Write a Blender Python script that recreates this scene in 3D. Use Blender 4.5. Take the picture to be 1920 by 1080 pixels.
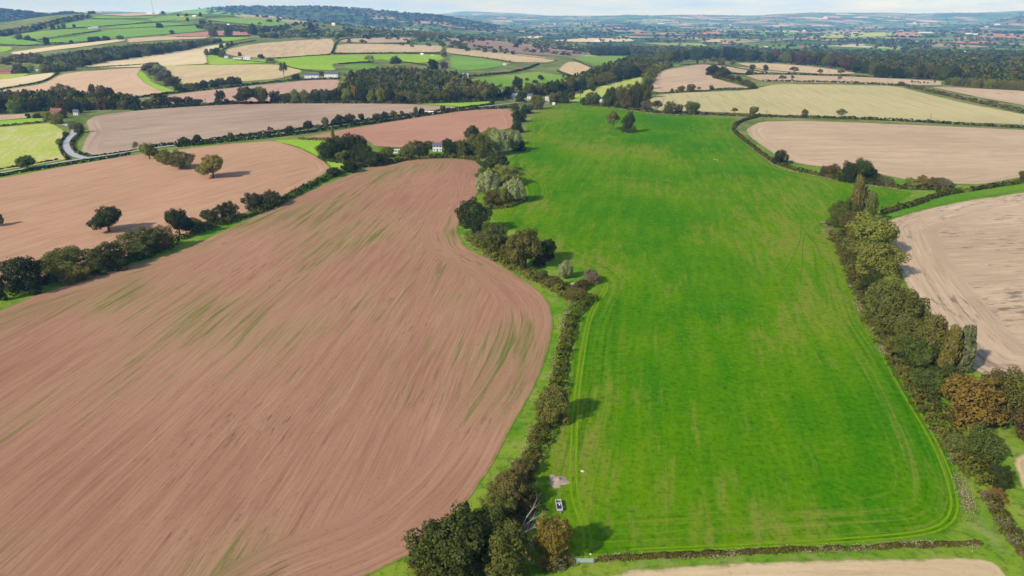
import bpy, bmesh, math, random
import numpy as np
from mathutils import geometry, Vector

for o in list(bpy.data.objects):
    bpy.data.objects.remove(o)
SC = bpy.context.scene
COL = SC.collection

# ------------------------------------------------------------------ camera
F = 1321.0                      # focal length in pixels of a 1920 px wide frame
PITCH = math.radians(21.2)
CAMZ = 105.0
cam_d = bpy.data.cameras.new('camera')
cam = bpy.data.objects.new('camera', cam_d)
COL.objects.link(cam)
cam_d.sensor_width = 36.0
cam_d.lens = 36.0 * F / 1920.0
cam_d.clip_start = 1.0
cam_d.clip_end = 120000.0
cam.location = (0, 0, CAMZ)
cam.rotation_euler = (math.pi / 2 - PITCH, 0, 0)
SC.camera = cam

# ------------------------------------------------------------------ sky, sun, exposure
SUN_EL = math.radians(34)
SHADOW_AZ = math.radians(40)    # direction in which shadows fall, from +X towards +Y
w = bpy.data.worlds.new('World')
SC.world = w
w.use_nodes = True
nt = w.node_tree
nt.nodes.clear()
wo = nt.nodes.new('ShaderNodeOutputWorld')
bg = nt.nodes.new('ShaderNodeBackground')
sky = nt.nodes.new('ShaderNodeTexSky')
sky.sky_type = 'NISHITA'
sky.sun_disc = False
sky.sun_elevation = SUN_EL
sky.sun_rotation = math.atan2(-math.cos(SHADOW_AZ), -math.sin(SHADOW_AZ))
sky.altitude = 100
sky.air_density = 1.0
sky.dust_density = 0.05
sky.ozone_density = 3.0
# thin broken cloud over the whole sky
tc = nt.nodes.new('ShaderNodeTexCoord')
mp = nt.nodes.new('ShaderNodeMapping'); mp.inputs['Scale'].default_value = (2.2, 2.2, 16)
nz = nt.nodes.new('ShaderNodeTexNoise'); nz.inputs['Scale'].default_value = 3.2; nz.inputs['Detail'].default_value = 7; nz.inputs['Roughness'].default_value = 0.6
rp = nt.nodes.new('ShaderNodeValToRGB'); rp.color_ramp.elements[0].position = 0.30; rp.color_ramp.elements[1].position = 0.66
rp.color_ramp.elements[1].color = (.9, .9, .9, 1)
mx = nt.nodes.new('ShaderNodeMix'); mx.data_type = 'RGBA'
mx.inputs[7].default_value = (4.7, 6.5, 9.6, 1)
nt.links.new(tc.outputs['Generated'], mp.inputs[0]); nt.links.new(mp.outputs[0], nz.inputs[0]); nt.links.new(nz.outputs[0], rp.inputs[0])
nt.links.new(rp.outputs[0], mx.inputs[0]); nt.links.new(sky.outputs[0], mx.inputs[6])
nt.links.new(mx.outputs[2], bg.inputs[0])
bg.inputs[1].default_value = 0.088
nt.links.new(bg.outputs[0], wo.inputs[0])

sun_d = bpy.data.lights.new('sun', 'SUN')
sun_d.energy = 5.0
sun_d.angle = math.radians(2.2)
sun_d.color = (1.0, 0.95, 0.88)
sun = bpy.data.objects.new('sun', sun_d)
COL.objects.link(sun)
sdir = Vector((math.cos(SHADOW_AZ) * math.cos(SUN_EL), math.sin(SHADOW_AZ) * math.cos(SUN_EL), -math.sin(SUN_EL)))
sun.rotation_euler = sdir.to_track_quat('-Z', 'Y').to_euler()
sun.location = (-200, -200, 400)

SC.view_settings.view_transform = 'Standard'
SC.view_settings.look = 'None'
SC.view_settings.gamma = 1.0
SC.view_settings.exposure = 0.25
SC.cycles.use_denoising = True
SC.cycles.max_bounces = 6
SC.cycles.diffuse_bounces = 2
SC.cycles.glossy_bounces = 1
SC.cycles.transmission_bounces = 3
SC.cycles.volume_bounces = 2
SC.cycles.transparent_max_bounces = 4
SC.cycles.sample_clamp_indirect = 4.0

# ------------------------------------------------------------------ terrain height
RNG = np.random.default_rng(7)


def smooth_table(xs, ys, lo, hi, step, sig):
    g = np.arange(lo, hi + step, step)
    v = np.interp(g, xs, ys)
    k = int(3 * sig / step)
    kern = np.exp(-0.5 * (np.arange(-k, k + 1) * step / sig) ** 2)
    kern /= kern.sum()
    v = np.convolve(np.pad(v, k, mode='edge'), kern, mode='valid')
    return g, v


HP = smooth_table([0, 850, 1200, 1450, 1700, 2100, 2600, 3100, 3450, 3900, 5000, 12000], [0, 0, 5.5, 14.5, 22, 39, 67, 99, 121, 112, 10, 0], 0, 12000, 20, 110)
HW = smooth_table([-900, -200, 0, 60, 130, 250, 400, 480, 570, 650, 750, 900, 1050, 1250], [.2, .45, .62, .83, .97, 1.0, 1.0, .93, .82, .66, .48, .26, .1, 0], -1200, 3000, 5, 22)
HD = smooth_table([0, 1500, 3000, 60000], [0, 0, -42, -42], 0, 60000, 50, 250)
HDW = smooth_table([300, 700, 1000], [0.2, .6, 1], -500, 2500, 5, 60)
FR = smooth_table([200, 330, 400, 430, 500, 560, 600, 700, 760, 830, 870, 920, 980, 1100], [60, 110, 140, 158, 164, 166, 176, 150, 118, 92, 60, 20, 0, 0], -500, 2500, 5, 14)
LR = smooth_table([-900, -300, 0, 50, 90, 130, 160, 250, 320], [190, 175, 142, 126, 98, 120, 100, 60, 0], -1200, 2500, 5, 8)
KR = smooth_table([-1500, 300, 900, 960, 1100, 1160, 1180, 1400, 1440, 1500, 1600, 1680, 1720, 1760, 1800, 1850, 1920, 2200, 3000],
                  [120, 120, 96, 88, 84, 88, 98, 92, 110, 138, 144, 132, 116, 138, 148, 150, 180, 230, 160], -1500, 3000, 5, 9)
PR = smooth_table([760, 820, 850, 880, 940, 1000, 1060], [0, 60, 150, 180, 150, 90, 0], -500, 3000, 5, 14)
NR = smooth_table([1000, 1100, 1160, 1180, 1200, 1240, 1700, 1840, 1920, 2100], [0, 30, 50, 56, 30, 0, 0, 30, 140, 220], -500, 3000, 5, 10)


def bell(y, a, b, c):
    u = np.where(y < b, (y - a) / (b - a), (c - y) / (c - b))
    u = np.clip(u, 0, 1)
    return u * u * (3 - 2 * u)


def H(X, Y):
    X = np.asarray(X, float); Y = np.asarray(Y, float)
    Yc = np.maximum(Y, 60.0)
    px = 960 + 1417 * X / Yc
    z = np.interp(Yc, *HP) * np.interp(px, *HW)
    z = z + np.interp(Yc, *HD) * np.interp(px, *HDW)
    z = z + np.maximum(np.interp(px, *FR) + 25, 0) * bell(Yc, 4900, 7600, 11000) * np.interp(px, [200, 330, 980, 1080], [0, 1, 1, 0])
    z = z + np.interp(px, *LR) * bell(Yc, 4200, 5600, 8000)
    z = z + (np.interp(px, *KR) + 42) * bell(Yc, 10500, 15500, 30000)
    z = z + (np.interp(px, *NR)) * bell(Yc, 8200, 9600, 12000)
    z = z + (np.interp(px, *PR) + 42) * bell(Yc, 19000, 26000, 36000)
    # gentle swells
    amp = np.clip((Yc - 150) / 500, 0, 1)
    z = z + amp * (1.2 * np.sin(X / 93.0 + 0.7) * np.sin(Yc / 121.0) + 1.6 * np.sin(X / 210.0 + Yc / 260.0))
    amp2 = np.clip((Yc - 2600) / 3000, 0, 1)
    z = z + amp2 * (7 * np.sin(X / 610.0 + 1.3) * np.sin(Yc / 830.0 + 0.4) + 5 * np.sin(X / 330.0 + Yc / 1900.0))
    return z


CP, SP = math.cos(PITCH), math.sin(PITCH)


def at_many(pts):
    """photograph positions -> points on the ground (N,3) and distance along the view axis"""
    p = np.asarray(pts, float)
    a = (p[:, 0] - 960) / F
    b = (540 - p[:, 1]) / F
    dx, dy, dz = a, b * SP + CP, b * CP - SP
    t = np.geomspace(50, 60000, 900)
    gap = (CAMZ + dz[:, None] * t) - H(dx[:, None] * t, dy[:, None] * t)
    below = gap < 0
    idx = np.argmax(below, axis=1)
    idx[~below.any(axis=1)] = len(t) - 1
    idx = np.maximum(idx, 1)
    lo, hi = t[idx - 1], t[idx]
    for _ in range(22):
        m = 0.5 * (lo + hi)
        g = (CAMZ + dz * m) - H(dx * m, dy * m)
        neg = g < 0
        hi = np.where(neg, m, hi); lo = np.where(neg, lo, m)
    m = 0.5 * (lo + hi)
    X, Y = dx * m, dy * m
    return np.stack([X, Y, H(X, Y)], 1), m


def at(x, y):
    q, m = at_many([(x, y)])
    return q[0], m[0]


# ------------------------------------------------------------------ helpers
def tag(o, label=None, cat=None, group=None, kind=None):
    if label: o['label'] = label
    if cat: o['category'] = cat
    if group: o['group'] = group
    if kind: o['kind'] = kind
    return o


def link(o, parent=None):
    COL.objects.link(o)
    if parent is not None:
        o.parent = parent
    return o


def np_mesh(name, V, FQ, mats=(), smooth=False):
    """fast mesh from (N,3) vertices and (M,k) faces with constant k"""
    V = np.asarray(V, np.float32); FQ = np.asarray(FQ, np.int32)
    me = bpy.data.meshes.new(name)
    k = FQ.shape[1]
    me.vertices.add(len(V)); me.vertices.foreach_set('co', V.ravel())
    me.loops.add(FQ.size); me.loops.foreach_set('vertex_index', FQ.ravel())
    me.polygons.add(len(FQ))
    me.polygons.foreach_set('loop_start', np.arange(0, FQ.size, k, dtype=np.int32))
    me.polygons.foreach_set('loop_total', np.full(len(FQ), k, np.int32))
    if smooth:
        me.polygons.foreach_set('use_smooth', np.ones(len(FQ), bool))
    me.update(calc_edges=True)
    for m in mats:
        me.materials.append(m)
    return me


def add_attr(me, name, vals, typ='FLOAT'):
    at_ = me.attributes.new(name, typ, 'POINT')
    if typ == 'FLOAT':
        at_.data.foreach_set('value', np.asarray(vals, np.float32).ravel())
    else:
        at_.data.foreach_set('color', np.asarray(vals, np.float32).ravel())


class MB:
    """collects boxes, tubes and loose faces into one mesh"""
    def __init__(s): s.v = []; s.f = []
    def box(s, x0, x1, y0, y1, z0, z1):
        b = len(s.v)
        s.v += [(x0, y0, z0), (x1, y0, z0), (x1, y1, z0), (x0, y1, z0), (x0, y0, z1), (x1, y0, z1), (x1, y1, z1), (x0, y1, z1)]
        s.f += [(b, b+3, b+2, b+1), (b+4, b+5, b+6, b+7), (b, b+1, b+5, b+4), (b+1, b+2, b+6, b+5), (b+2, b+3, b+7, b+6), (b+3, b, b+4, b+7)]
        return s
    def tube(s, pts, radii, n=6):
        pts = [Vector(p) for p in pts]
        rings = []
        for i, p in enumerate(pts):
            d = (pts[min(i+1, len(pts)-1)] - pts[max(i-1, 0)]).normalized()
            u = d.cross(Vector((0.3, 0.9, 0.2))).normalized(); v = d.cross(u)
            r = []
            for k in range(n):
                a = 2*math.pi*k/n
                s.v.append(tuple(p + (u*math.cos(a) + v*math.sin(a))*radii[i])); r.append(len(s.v)-1)
            rings.append(r)
        for a, b in zip(rings, rings[1:]):
            for k in range(n):
                s.f.append((a[k], a[(k+1) % n], b[(k+1) % n], b[k]))
        s.f.append(tuple(rings[-1])); s.f.append(tuple(reversed(rings[0])))
        return s
    def poly(s, pts):
        b = len(s.v); s.v += [tuple(p) for p in pts]; s.f.append(tuple(range(b, b+len(pts)))); return s
    def mesh(s, name, mat, smooth=False):
        me = bpy.data.meshes.new(name); me.from_pydata(s.v, [], s.f)
        me.materials.append(mat)
        if smooth:
            for p in me.polygons: p.use_smooth = True
        me.update(); return me
    def build(s, name, mat, parent=None, smooth=False):
        return link(bpy.data.objects.new(name, s.mesh(name, mat, smooth)), parent)


# ------------------------------------------------------------------ materials
class NB:
    """small node-building helper"""
    def __init__(s, name):
        s.m = bpy.data.materials.new(name); s.m.use_nodes = True
        s.t = s.m.node_tree; s.t.nodes.clear()
        s.out = s.t.nodes.new('ShaderNodeOutputMaterial')
    def n(s, typ, **kw):
        d = s.t.nodes.new(typ)
        for k, v in kw.items(): setattr(d, k, v)
        return d
    def val(s, sock, v):
        if hasattr(v, 'is_output') or isinstance(v, bpy.types.NodeSocket):
            s.t.links.new(v, sock)
        else:
            sock.default_value = v
    def math(s, op, a, b=0.0, c=0.0, clamp=False):
        d = s.n('ShaderNodeMath', operation=op, use_clamp=clamp)
        s.val(d.inputs[0], a); s.val(d.inputs[1], b); s.val(d.inputs[2], c)
        return d.outputs[0]
    def noise(s, vec, scale=1.0, detail=3.0, rough=0.55):
        d = s.n('ShaderNodeTexNoise'); s.val(d.inputs['Vector'], vec)
        d.inputs['Scale'].default_value = scale; d.inputs['Detail'].default_value = detail; d.inputs['Roughness'].default_value = rough
        return d.outputs[0]
    def vec(s, x, y, z=0.0):
        d = s.n('ShaderNodeCombineXYZ'); s.val(d.inputs[0], x); s.val(d.inputs[1], y); s.val(d.inputs[2], z)
        return d.outputs[0]
    def step(s, x, a, b):
        d = s.n('ShaderNodeMapRange', interpolation_type='SMOOTHSTEP'); s.val(d.inputs[0], x)
        d.inputs[1].default_value = a; d.inputs[2].default_value = b
        return d.outputs[0]
    def mix(s, f, a, b):
        d = s.n('ShaderNodeMix', data_type='RGBA'); s.val(d.inputs[0], f)
        for i, c in ((6, a), (7, b)):
            s.val(d.inputs[i], c if not isinstance(c, tuple) else (c[0], c[1], c[2], 1.0))
        return d.outputs[2]
    def attr(s, name, out='Fac'):
        d = s.n('ShaderNodeAttribute'); d.attribute_name = name
        return d.outputs[out]
    def finish(s, col, rough=0.9, bump=None, bstr=0.3, bdist=0.2, spec=0.1):
        p = s.n('ShaderNodeBsdfPrincipled')
        s.val(p.inputs['Base Color'], col if not isinstance(col, tuple) else (*col, 1))
        p.inputs['Roughness'].default_value = rough
        p.inputs['Specular IOR Level'].default_value = spec
        if rough >= .9:
            p.inputs['Specular IOR Level'].default_value = 0.0
        if bump is not None:
            b = s.n('ShaderNodeBump'); s.val(b.inputs['Height'], bump)
            b.inputs['Strength'].default_value = bstr; b.inputs['Distance'].default_value = bdist
            s.t.links.new(b.outputs[0], p.inputs['Normal'])
        s.t.links.new(p.outputs[0], s.out.inputs[0])
        return s.m


def rot_xy(nb, theta):
    g = nb.n('ShaderNodeNewGeometry')
    sp = nb.n('ShaderNodeSeparateXYZ'); nb.t.links.new(g.outputs['Position'], sp.inputs[0])
    x, y = sp.outputs[0], sp.outputs[1]
    c, s_ = math.cos(theta), math.sin(theta)
    u = nb.math('ADD', nb.math('MULTIPLY', x, c), nb.math('MULTIPLY', y, s_))
    v = nb.math('SUBTRACT', nb.math('MULTIPLY', y, c), nb.math('MULTIPLY', x, s_))
    return g.outputs['Position'], u, v


def field_mat(name, c1, c2, theta, weed=None, weed_amt=0.0, rows=1.0, far=1.0, tram=0.0, head=14.0, streak=0.5, patch=None, dark=None, dk=.6, rs=1.0, margin=(.12, .17, .02)):
    """c1/c2 along-row streaks, weed: green growth along the rows, tram: dark wheelings, far: coarser for fields a long way off"""
    nb = NB(name)
    pos, u, v = rot_xy(nb, theta)
    edge = nb.attr('edge')
    wob = nb.math('MULTIPLY', nb.math('SUBTRACT', nb.noise(nb.vec(nb.math('MULTIPLY', u, .012 / far), nb.math('MULTIPLY', v, .012 / far)), 1, 2), .5), 2.5 * far)
    vw = nb.math('ADD', v, wob)
    hm = nb.math('SUBTRACT', 1.0, nb.step(nb.math('ADD', edge, nb.math('MULTIPLY', wob, .5)), head * .85, head * 1.15)) if head > 0 else None
    if hm is not None:
        across = nb.n('ShaderNodeMix', data_type='FLOAT'); nb.val(across.inputs[0], hm); nb.val(across.inputs[2], vw); nb.val(across.inputs[3], edge)
        q = across.outputs[0]
    else:
        q = vw
    # slow coordinate along the rows (position itself in the headland, so that nothing repeats)
    s1 = nb.noise(nb.vec(nb.math('MULTIPLY', u, .02 / far), nb.math('MULTIPLY', q, .32 * rs / far), nb.math('MULTIPLY', v, .012 / far)), 1, 6, .68)
    s2 = nb.noise(nb.vec(nb.math('MULTIPLY', u, .06 / far), nb.math('MULTIPLY', q, 1.5 * rs * rows / far), 3.3), 1, 4, .65)
    big = nb.noise(pos, .011 / far, 3, .5)
    f = nb.math('ADD', nb.math('MULTIPLY', nb.math('SUBTRACT', s1, .5), 1.7 * streak), nb.math('ADD', nb.math('MULTIPLY', nb.math('SUBTRACT', s2, .5), 1.1 * streak), nb.math('MULTIPLY', nb.math('SUBTRACT', big, .5), 1.2)))
    f = nb.math('ADD', f, .5, clamp=True)
    col = nb.mix(f, c1, c2)
    if patch is not None:
        pf = nb.step(nb.noise(pos, .006 / far, 4, .6), .44, .6)
        col = nb.mix(pf, col, patch)
    if dark is not None:     # damp clods and ruts in short streaks
        d1 = nb.noise(nb.vec(nb.math('MULTIPLY', u, .11 / far), nb.math('MULTIPLY', q, .75 * rs / far), 9.1), 1, 5, .72)
        d2 = nb.noise(pos, .022 / far, 2, .5)
        dm = nb.step(nb.math('ADD', d1, nb.math('MULTIPLY', nb.math('SUBTRACT', d2, .5), .55)), dk, dk + .14)
        col = nb.mix(nb.math('MULTIPLY', dm, .75), col, dark)
    if weed is not None and weed_amt > 0:
        w1 = nb.noise(nb.vec(nb.math('MULTIPLY', u, .02 / far), nb.math('MULTIPLY', q, .5 / far), 5.7), 1, 6, .7)
        w2 = nb.noise(nb.vec(nb.math('MULTIPLY', u, .010 / far), nb.math('MULTIPLY', v, .017 / far), 1.2), 1, 2, .5)
        wf = nb.math('ADD', w1, nb.math('MULTIPLY', nb.math('SUBTRACT', w2, .5), .75))
        col = nb.mix(nb.math('MULTIPLY', nb.step(nb.math('ADD', w2, nb.math('MULTIPLY', nb.math('SUBTRACT', s1, .5), .5)), .44, .64), .7), col, tuple(.62 * a_ + .38 * b_ for a_, b_ in zip(c2, weed)))
        lo = .80 - .3 * weed_amt
        col = nb.mix(nb.math('MULTIPLY', nb.step(wf, lo - .08, lo + .12), .85), col, weed)
    if tram > 0:
        wv = nb.math('FRACT', nb.math('DIVIDE', v, 24.0))
        d = nb.math('ABSOLUTE', nb.math('SUBTRACT', wv, .5))
        d2 = nb.math('ABSOLUTE', nb.math('SUBTRACT', d, .036))
        tm = nb.math('SUBTRACT', 1.0, nb.step(d2, .006, .03))
        tn = nb.noise(nb.vec(nb.math('MULTIPLY', u, .012), nb.math('MULTIPLY', v, .02)), 1, 2)
        dk = nb.mix(0.5, col, (.12, .11, .06))
        col = nb.mix(nb.math('MULTIPLY', tm, nb.math('MULTIPLY', nb.step(tn, .35, .7), tram)), col, dk)
    fine = nb.noise(nb.vec(nb.math('MULTIPLY', u, .045 / far), nb.math('MULTIPLY', q, 1.3 * max(rs, .4) / far), 7.7), 1, 6, .72)
    col = nb.mix(nb.math('MULTIPLY', nb.step(fine, .5, .72), .42), col, tuple(.5 * k for k in c1))
    col = nb.mix(nb.math('MULTIPLY', nb.step(fine, .5, .3), .3), col, tuple(min(1, 1.25 * k) for k in c2))
    clod = nb.noise(pos, .9 / far, 5, .75)
    col = nb.mix(nb.math('MULTIPLY', nb.step(clod, .52, .72), .32), col, tuple(.45 * k for k in c1))
    ew = nb.math('ADD', edge, nb.math('MULTIPLY', nb.math('SUBTRACT', nb.noise(pos, .22 / far, 4, .65), .5), 3.0 * far))
    col = nb.mix(nb.math('SUBTRACT', 1.0, nb.step(ew, -.4 * far, 1.1 * far)), col, margin)
    bump = nb.math('ADD', nb.math('MULTIPLY', s2, .8), fine)
    return nb.finish(col, .95, bump, .45, .25 * far, .05)


def grass_mat(name, c1, c2, theta=1.57, dry=None, dry_amt=.3, far=1.0, head=0, streak=.4):
    nb = NB(name)
    pos, u, v = rot_xy(nb, theta)
    edge = nb.attr('edge')
    s1 = nb.noise(nb.vec(nb.math('MULTIPLY', u, .018 / far), nb.math('MULTIPLY', v, .16 / far)), 1, 5, .62)
    s2 = nb.noise(nb.vec(nb.math('MULTIPLY', u, .11 / far), nb.math('MULTIPLY', v, .9 / far), 2.2), 1, 3, .6)
    big = nb.noise(pos, .010 / far, 5, .6)
    f = nb.math('ADD', nb.math('MULTIPLY', nb.math('SUBTRACT', s1, .5), 2.2 * streak), nb.math('ADD', nb.math('MULTIPLY', nb.math('SUBTRACT', s2, .5), .8 * streak), nb.math('MULTIPLY', nb.math('SUBTRACT', big, .5), 3.0)))
    f = nb.math('ADD', f, .45, clamp=True)
    col = nb.mix(f, c1, c2)
    if dry is not None:
        w1 = nb.noise(nb.vec(nb.math('MULTIPLY', u, .045 / far), nb.math('MULTIPLY', v, .32 / far), 4.4), 1, 5, .68)
        w2 = nb.noise(pos, .0095 / far, 3, .5)
        wf = nb.math('ADD', w1, nb.math('MULTIPLY', nb.math('SUBTRACT', w2, .5), 1.0))
        lo = .78 - .35 * dry_amt
        col = nb.mix(nb.math('MULTIPLY', nb.step(wf, lo - .08, lo + .16), .7), col, dry)
    if head > 0:      # drill lines that follow the field edge
        hm = nb.math('SUBTRACT', 1.0, nb.step(edge, head * .7, head * 1.2))
        hl = nb.noise(nb.vec(nb.math('MULTIPLY', edge, .55 / far), nb.math('MULTIPLY', u, .015 / far), nb.math('MULTIPLY', v, .015 / far)), 1, 4, .65)
        col = nb.mix(nb.math('MULTIPLY', hm, nb.math('MULTIPLY', nb.step(hl, .5, .66), .55)), col, dry)
        col = nb.mix(nb.math('MULTIPLY', hm, nb.math('MULTIPLY', nb.step(hl, .48, .36), .4)), col, tuple(.6 * k for k in c1))
    fine = nb.noise(pos, .6 / far, 6, .75)
    col = nb.mix(nb.math('MULTIPLY', nb.step(fine, .46, .72), .6), col, tuple(.42 * k for k in c1))
    col = nb.mix(nb.math('MULTIPLY', nb.step(fine, .48, .3), .35), col, tuple(1.3 * k for k in c2))
    ew = nb.math('ADD', edge, nb.math('MULTIPLY', nb.math('SUBTRACT', nb.noise(pos, .22 / far, 4, .65), .5), 3.0 * far))
    col = nb.mix(nb.math('SUBTRACT', 1.0, nb.step(ew, -.4 * far, 1.1 * far)), col, (.13, .19, .02))
    bump = nb.math('ADD', fine, nb.math('MULTIPLY', s2, .5))
    return nb.finish(col, .9, bump, .5, .35 * far, .08)


def plain_mat(name, col, var=.15, scale=2.0, rough=.85):
    nb = NB(name)
    tc = nb.n('ShaderNodeTexCoord')
    n1 = nb.noise(tc.outputs['Object'], scale, 4, .6)
    c = nb.mix(n1, tuple(k * (1 - var) for k in col), tuple(min(1, k * (1 + var)) for k in col))
    return nb.finish(c, rough, n1, .2, .03)


def leaf_mat(name, from_attr):
    nb = NB(name)
    if from_attr:
        col = nb.attr('tint', 'Color')
    else:
        oi = nb.n('ShaderNodeObjectInfo')
        sh = nb.attr('shade')
        # twig-to-twig variation: some sprays yellower, some duller
        hs = nb.n('ShaderNodeHueSaturation')
        nb.val(hs.inputs['Hue'], nb.math('ADD', .47, nb.math('MULTIPLY', nb.attr('shade2'), .05)))
        nb.val(hs.inputs['Value'], nb.math('ADD', .6, nb.math('MULTIPLY', sh, .9)))
        nb.val(hs.inputs['Saturation'], nb.math('ADD', .8, nb.math('MULTIPLY', nb.attr('shade2'), .25)))
        nb.val(hs.inputs['Color'], oi.outputs['Color'])
        col = hs.outputs[0]
    d = nb.n('ShaderNodeBsdfDiffuse'); t = nb.n('ShaderNodeBsdfTranslucent'); m = nb.n('ShaderNodeMixShader')
    nb.val(d.inputs[0], col); nb.val(t.inputs[0], col); m.inputs[0].default_value = .22
    nb.t.links.new(d.outputs[0], m.inputs[1]); nb.t.links.new(t.outputs[0], m.inputs[2]); nb.t.links.new(m.outputs[0], nb.out.inputs[0])
    return nb.m


M_LEAF = leaf_mat('foliage', False)
M_LEAFA = leaf_mat('foliage_mass', True)
M_BARK = plain_mat('bark', (.10, .075, .055), .3, 6)
M_DEAD = plain_mat('dead_wood', (.34, .28, .25), .25, 4)
M_WHITE = plain_mat('white_render', (.62, .61, .59), .05, 1)
M_CREAM = plain_mat('cream_render', (.70, .60, .44), .06, 1)
M_BRICK = plain_mat('red_brick', (.36, .15, .10), .15, 3)
M_PINKW = plain_mat('pink_render', (.62, .38, .30), .08, 1)
M_SLATE = plain_mat('slate_roof', (.10, .10, .12), .2, 2)
M_TILE = plain_mat('tiled_roof', (.20, .09, .065), .2, 2)
M_STEELR = plain_mat('blue_grey_sheet_roof', (.34, .33, .42), .1, 1)
M_GLASS = plain_mat('window_glass', (.03, .035, .045), .1, 1, .15)
M_WOODP = plain_mat('pole_wood', (.16, .12, .09), .2, 4)
M_GALV = plain_mat('galvanised_steel', (.28, .32, .30), .1, 3, .5)
M_PALE = plain_mat('pale_painted_steel', (.44, .41, .42), .08, 4, .5)
M_DARKT = plain_mat('dark_boards', (.05, .045, .05), .25, 5)
M_RUBBER = plain_mat('black_rubber', (.02, .02, .02), .1, 5)
M_TARMAC = plain_mat('pale_tarmac', (.36, .34, .34), .12, .3)

# ------------------------------------------------------------------ ground sheet
def build_ground():
    nr, nc = 310, 250
    g = (46000.0 / 260.0) ** (1.0 / (nr - 1))
    rows = 260.0 * g ** np.arange(nr) - 420.0
    s = np.linspace(-1.25, 1.25, nc)
    s = np.sign(s) * np.abs(s) ** 1.15
    X = (rows[:, None] + 520.0) * s[None, :]
    Y = np.repeat(rows[:, None], nc, 1)
    Z = H(X, Y)
    V = np.stack([X, Y, Z], 2).reshape(-1, 3)
    i = np.arange((nr - 1) * (nc - 1)); r = i // (nc - 1); c = i % (nc - 1)
    a = r * nc + c
    FQ = np.stack([a, a + 1, a + nc + 1, a + nc], 1)
    # land cover: r = lowland patchwork, g = woodland floor
    Yv, Xv = V[:, 1], V[:, 0]
    px = 960 + 1417 * Xv / np.maximum(Yv, 60)
    plain = np.clip((Yv - 2100) / 900, 0, 1) * np.clip((px - 560) / 250, 0, 1)
    plain = np.maximum(plain, np.clip((Yv - 3900) / 500, 0, 1))
    wood = bell(Yv, 5400, 7400, 9500) * np.interp(px, [330, 400, 900, 980], [0, 1, 1, 0]) * .85
    wood = np.maximum(wood, bell(Yv, 4300, 5300, 9000) * np.interp(px, [-400, 150, 300], [1, 1, 0]))
    wood = np.maximum(wood, bell(Yv, 8200, 9400, 12000) * np.interp(px, [1080, 1130, 1200, 1230, 1840, 1880], [0, .9, .9, 0, 0, .9]))
    rough = np.clip((Yv - 480) / 250, 0, 1) * .8
    cov = np.stack([plain, wood, rough, np.ones_like(wood)], 1)
    nb = NB('meadow_and_far_country')
    pos, u, v = rot_xy(nb, 0.3)
    # rough grass of verges and pasture
    n1 = nb.noise(pos, .05, 5, .6); n2 = nb.noise(pos, .5, 4, .65)
    rgh = nb.n('ShaderNodeSeparateColor'); nb.t.links.new(nb.attr('cover', 'Color'), rgh.inputs[0])
    col = nb.mix(nb.step(n1, .35, .65), (.085, .205, .008), (.19, .25, .025))
    col = nb.mix(rgh.outputs[2], col, nb.mix(nb.step(nb.noise(pos, .018, 4, .6), .38, .62), (.085, .11, .03), (.24, .21, .09)))
    col = nb.mix(nb.math('MULTIPLY', nb.step(n2, .45, .7), .7), col, (.05, .09, .01))
    n3 = nb.noise(pos, .11, 5, .7)
    col = nb.mix(nb.math('MULTIPLY', nb.step(n3, .52, .66), .6), col, (.26, .24, .08))
    # distant patchwork of fields with dark hedge lines
    vo = nb.n('ShaderNodeTexVoronoi', feature='F1', distance='CHEBYCHEV', voronoi_dimensions='2D')
    wob = nb.noise(pos, .0013, 2)
    pv = nb.vec(nb.math('ADD', nb.math('MULTIPLY', u, .0034), wob), nb.math('ADD', nb.math('MULTIPLY', v, .0026), wob))
    nb.val(vo.inputs['Vector'], pv); vo.inputs['Scale'].default_value = 1.0; vo.inputs['Randomness'].default_value = .8
    cr = nb.n('ShaderNodeValToRGB'); cr.color_ramp.interpolation = 'CONSTANT'
    sp = nb.n('ShaderNodeSeparateXYZ'); nb.t.links.new(vo.outputs['Color'], sp.inputs[0]); nb.t.links.new(sp.outputs[0], cr.inputs[0])
    pal = [(0, (.10, .17, .03)), (.14, (.07, .12, .035)), (.3, (.34, .25, .15)), (.42, (.14, .20, .04)), (.55, (.06, .10, .03)), (.64, (.42, .26, .17)), (.73, (.27, .29, .08)), (.84, (.10, .15, .035)), (.91, (.50, .40, .25))]
    els = cr.color_ramp.elements
    els[0].position = 0; els[0].color = (*pal[0][1], 1); els[1].position = pal[1][0]; els[1].color = (*pal[1][1], 1)
    for p_, c_ in pal[2:]:
        e = els.new(p_); e.color = (*c_, 1)
    ed = nb.n('ShaderNodeTexVoronoi', feature='DISTANCE_TO_EDGE', voronoi_dimensions='2D')
    nb.val(ed.inputs['Vector'], pv); ed.inputs['Scale'].default_value = 1.0; ed.inputs['Randomness'].default_value = .8
    pc = nb.mix(nb.step(ed.outputs[0], .02, .06), (.03, .045, .02), cr.outputs[0])
    wd = nb.noise(pos, .0016, 5, .62)
    pc = nb.mix(nb.step(wd, .55, .6), pc, (.04, .06, .024))
    wc = nb.attr('cover', 'Color'); ws = nb.n('ShaderNodeSeparateColor'); nb.t.links.new(wc, ws.inputs[0])
    col = nb.mix(ws.outputs[0], col, pc)
    wn = nb.noise(pos, .006, 5, .6)
    wf = nb.math('MULTIPLY', ws.outputs[1], nb.step(nb.noise(pos, .0022, 3), .68, .56))
    col = nb.mix(wf, col, nb.mix(wn, (.025, .04, .02), (.06, .07, .028)))
    mat = nb.finish(col, .95, n2, .5, .4, .05)
    me = np_mesh('ground', V, FQ, [mat], True)
    add_attr(me, 'cover', cov, 'FLOAT_COLOR')
    o = link(bpy.data.objects.new('ground', me))
    tag(o, 'rough green grass verges and the wide patchwork country reaching the horizon', kind='structure')


build_ground()


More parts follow.
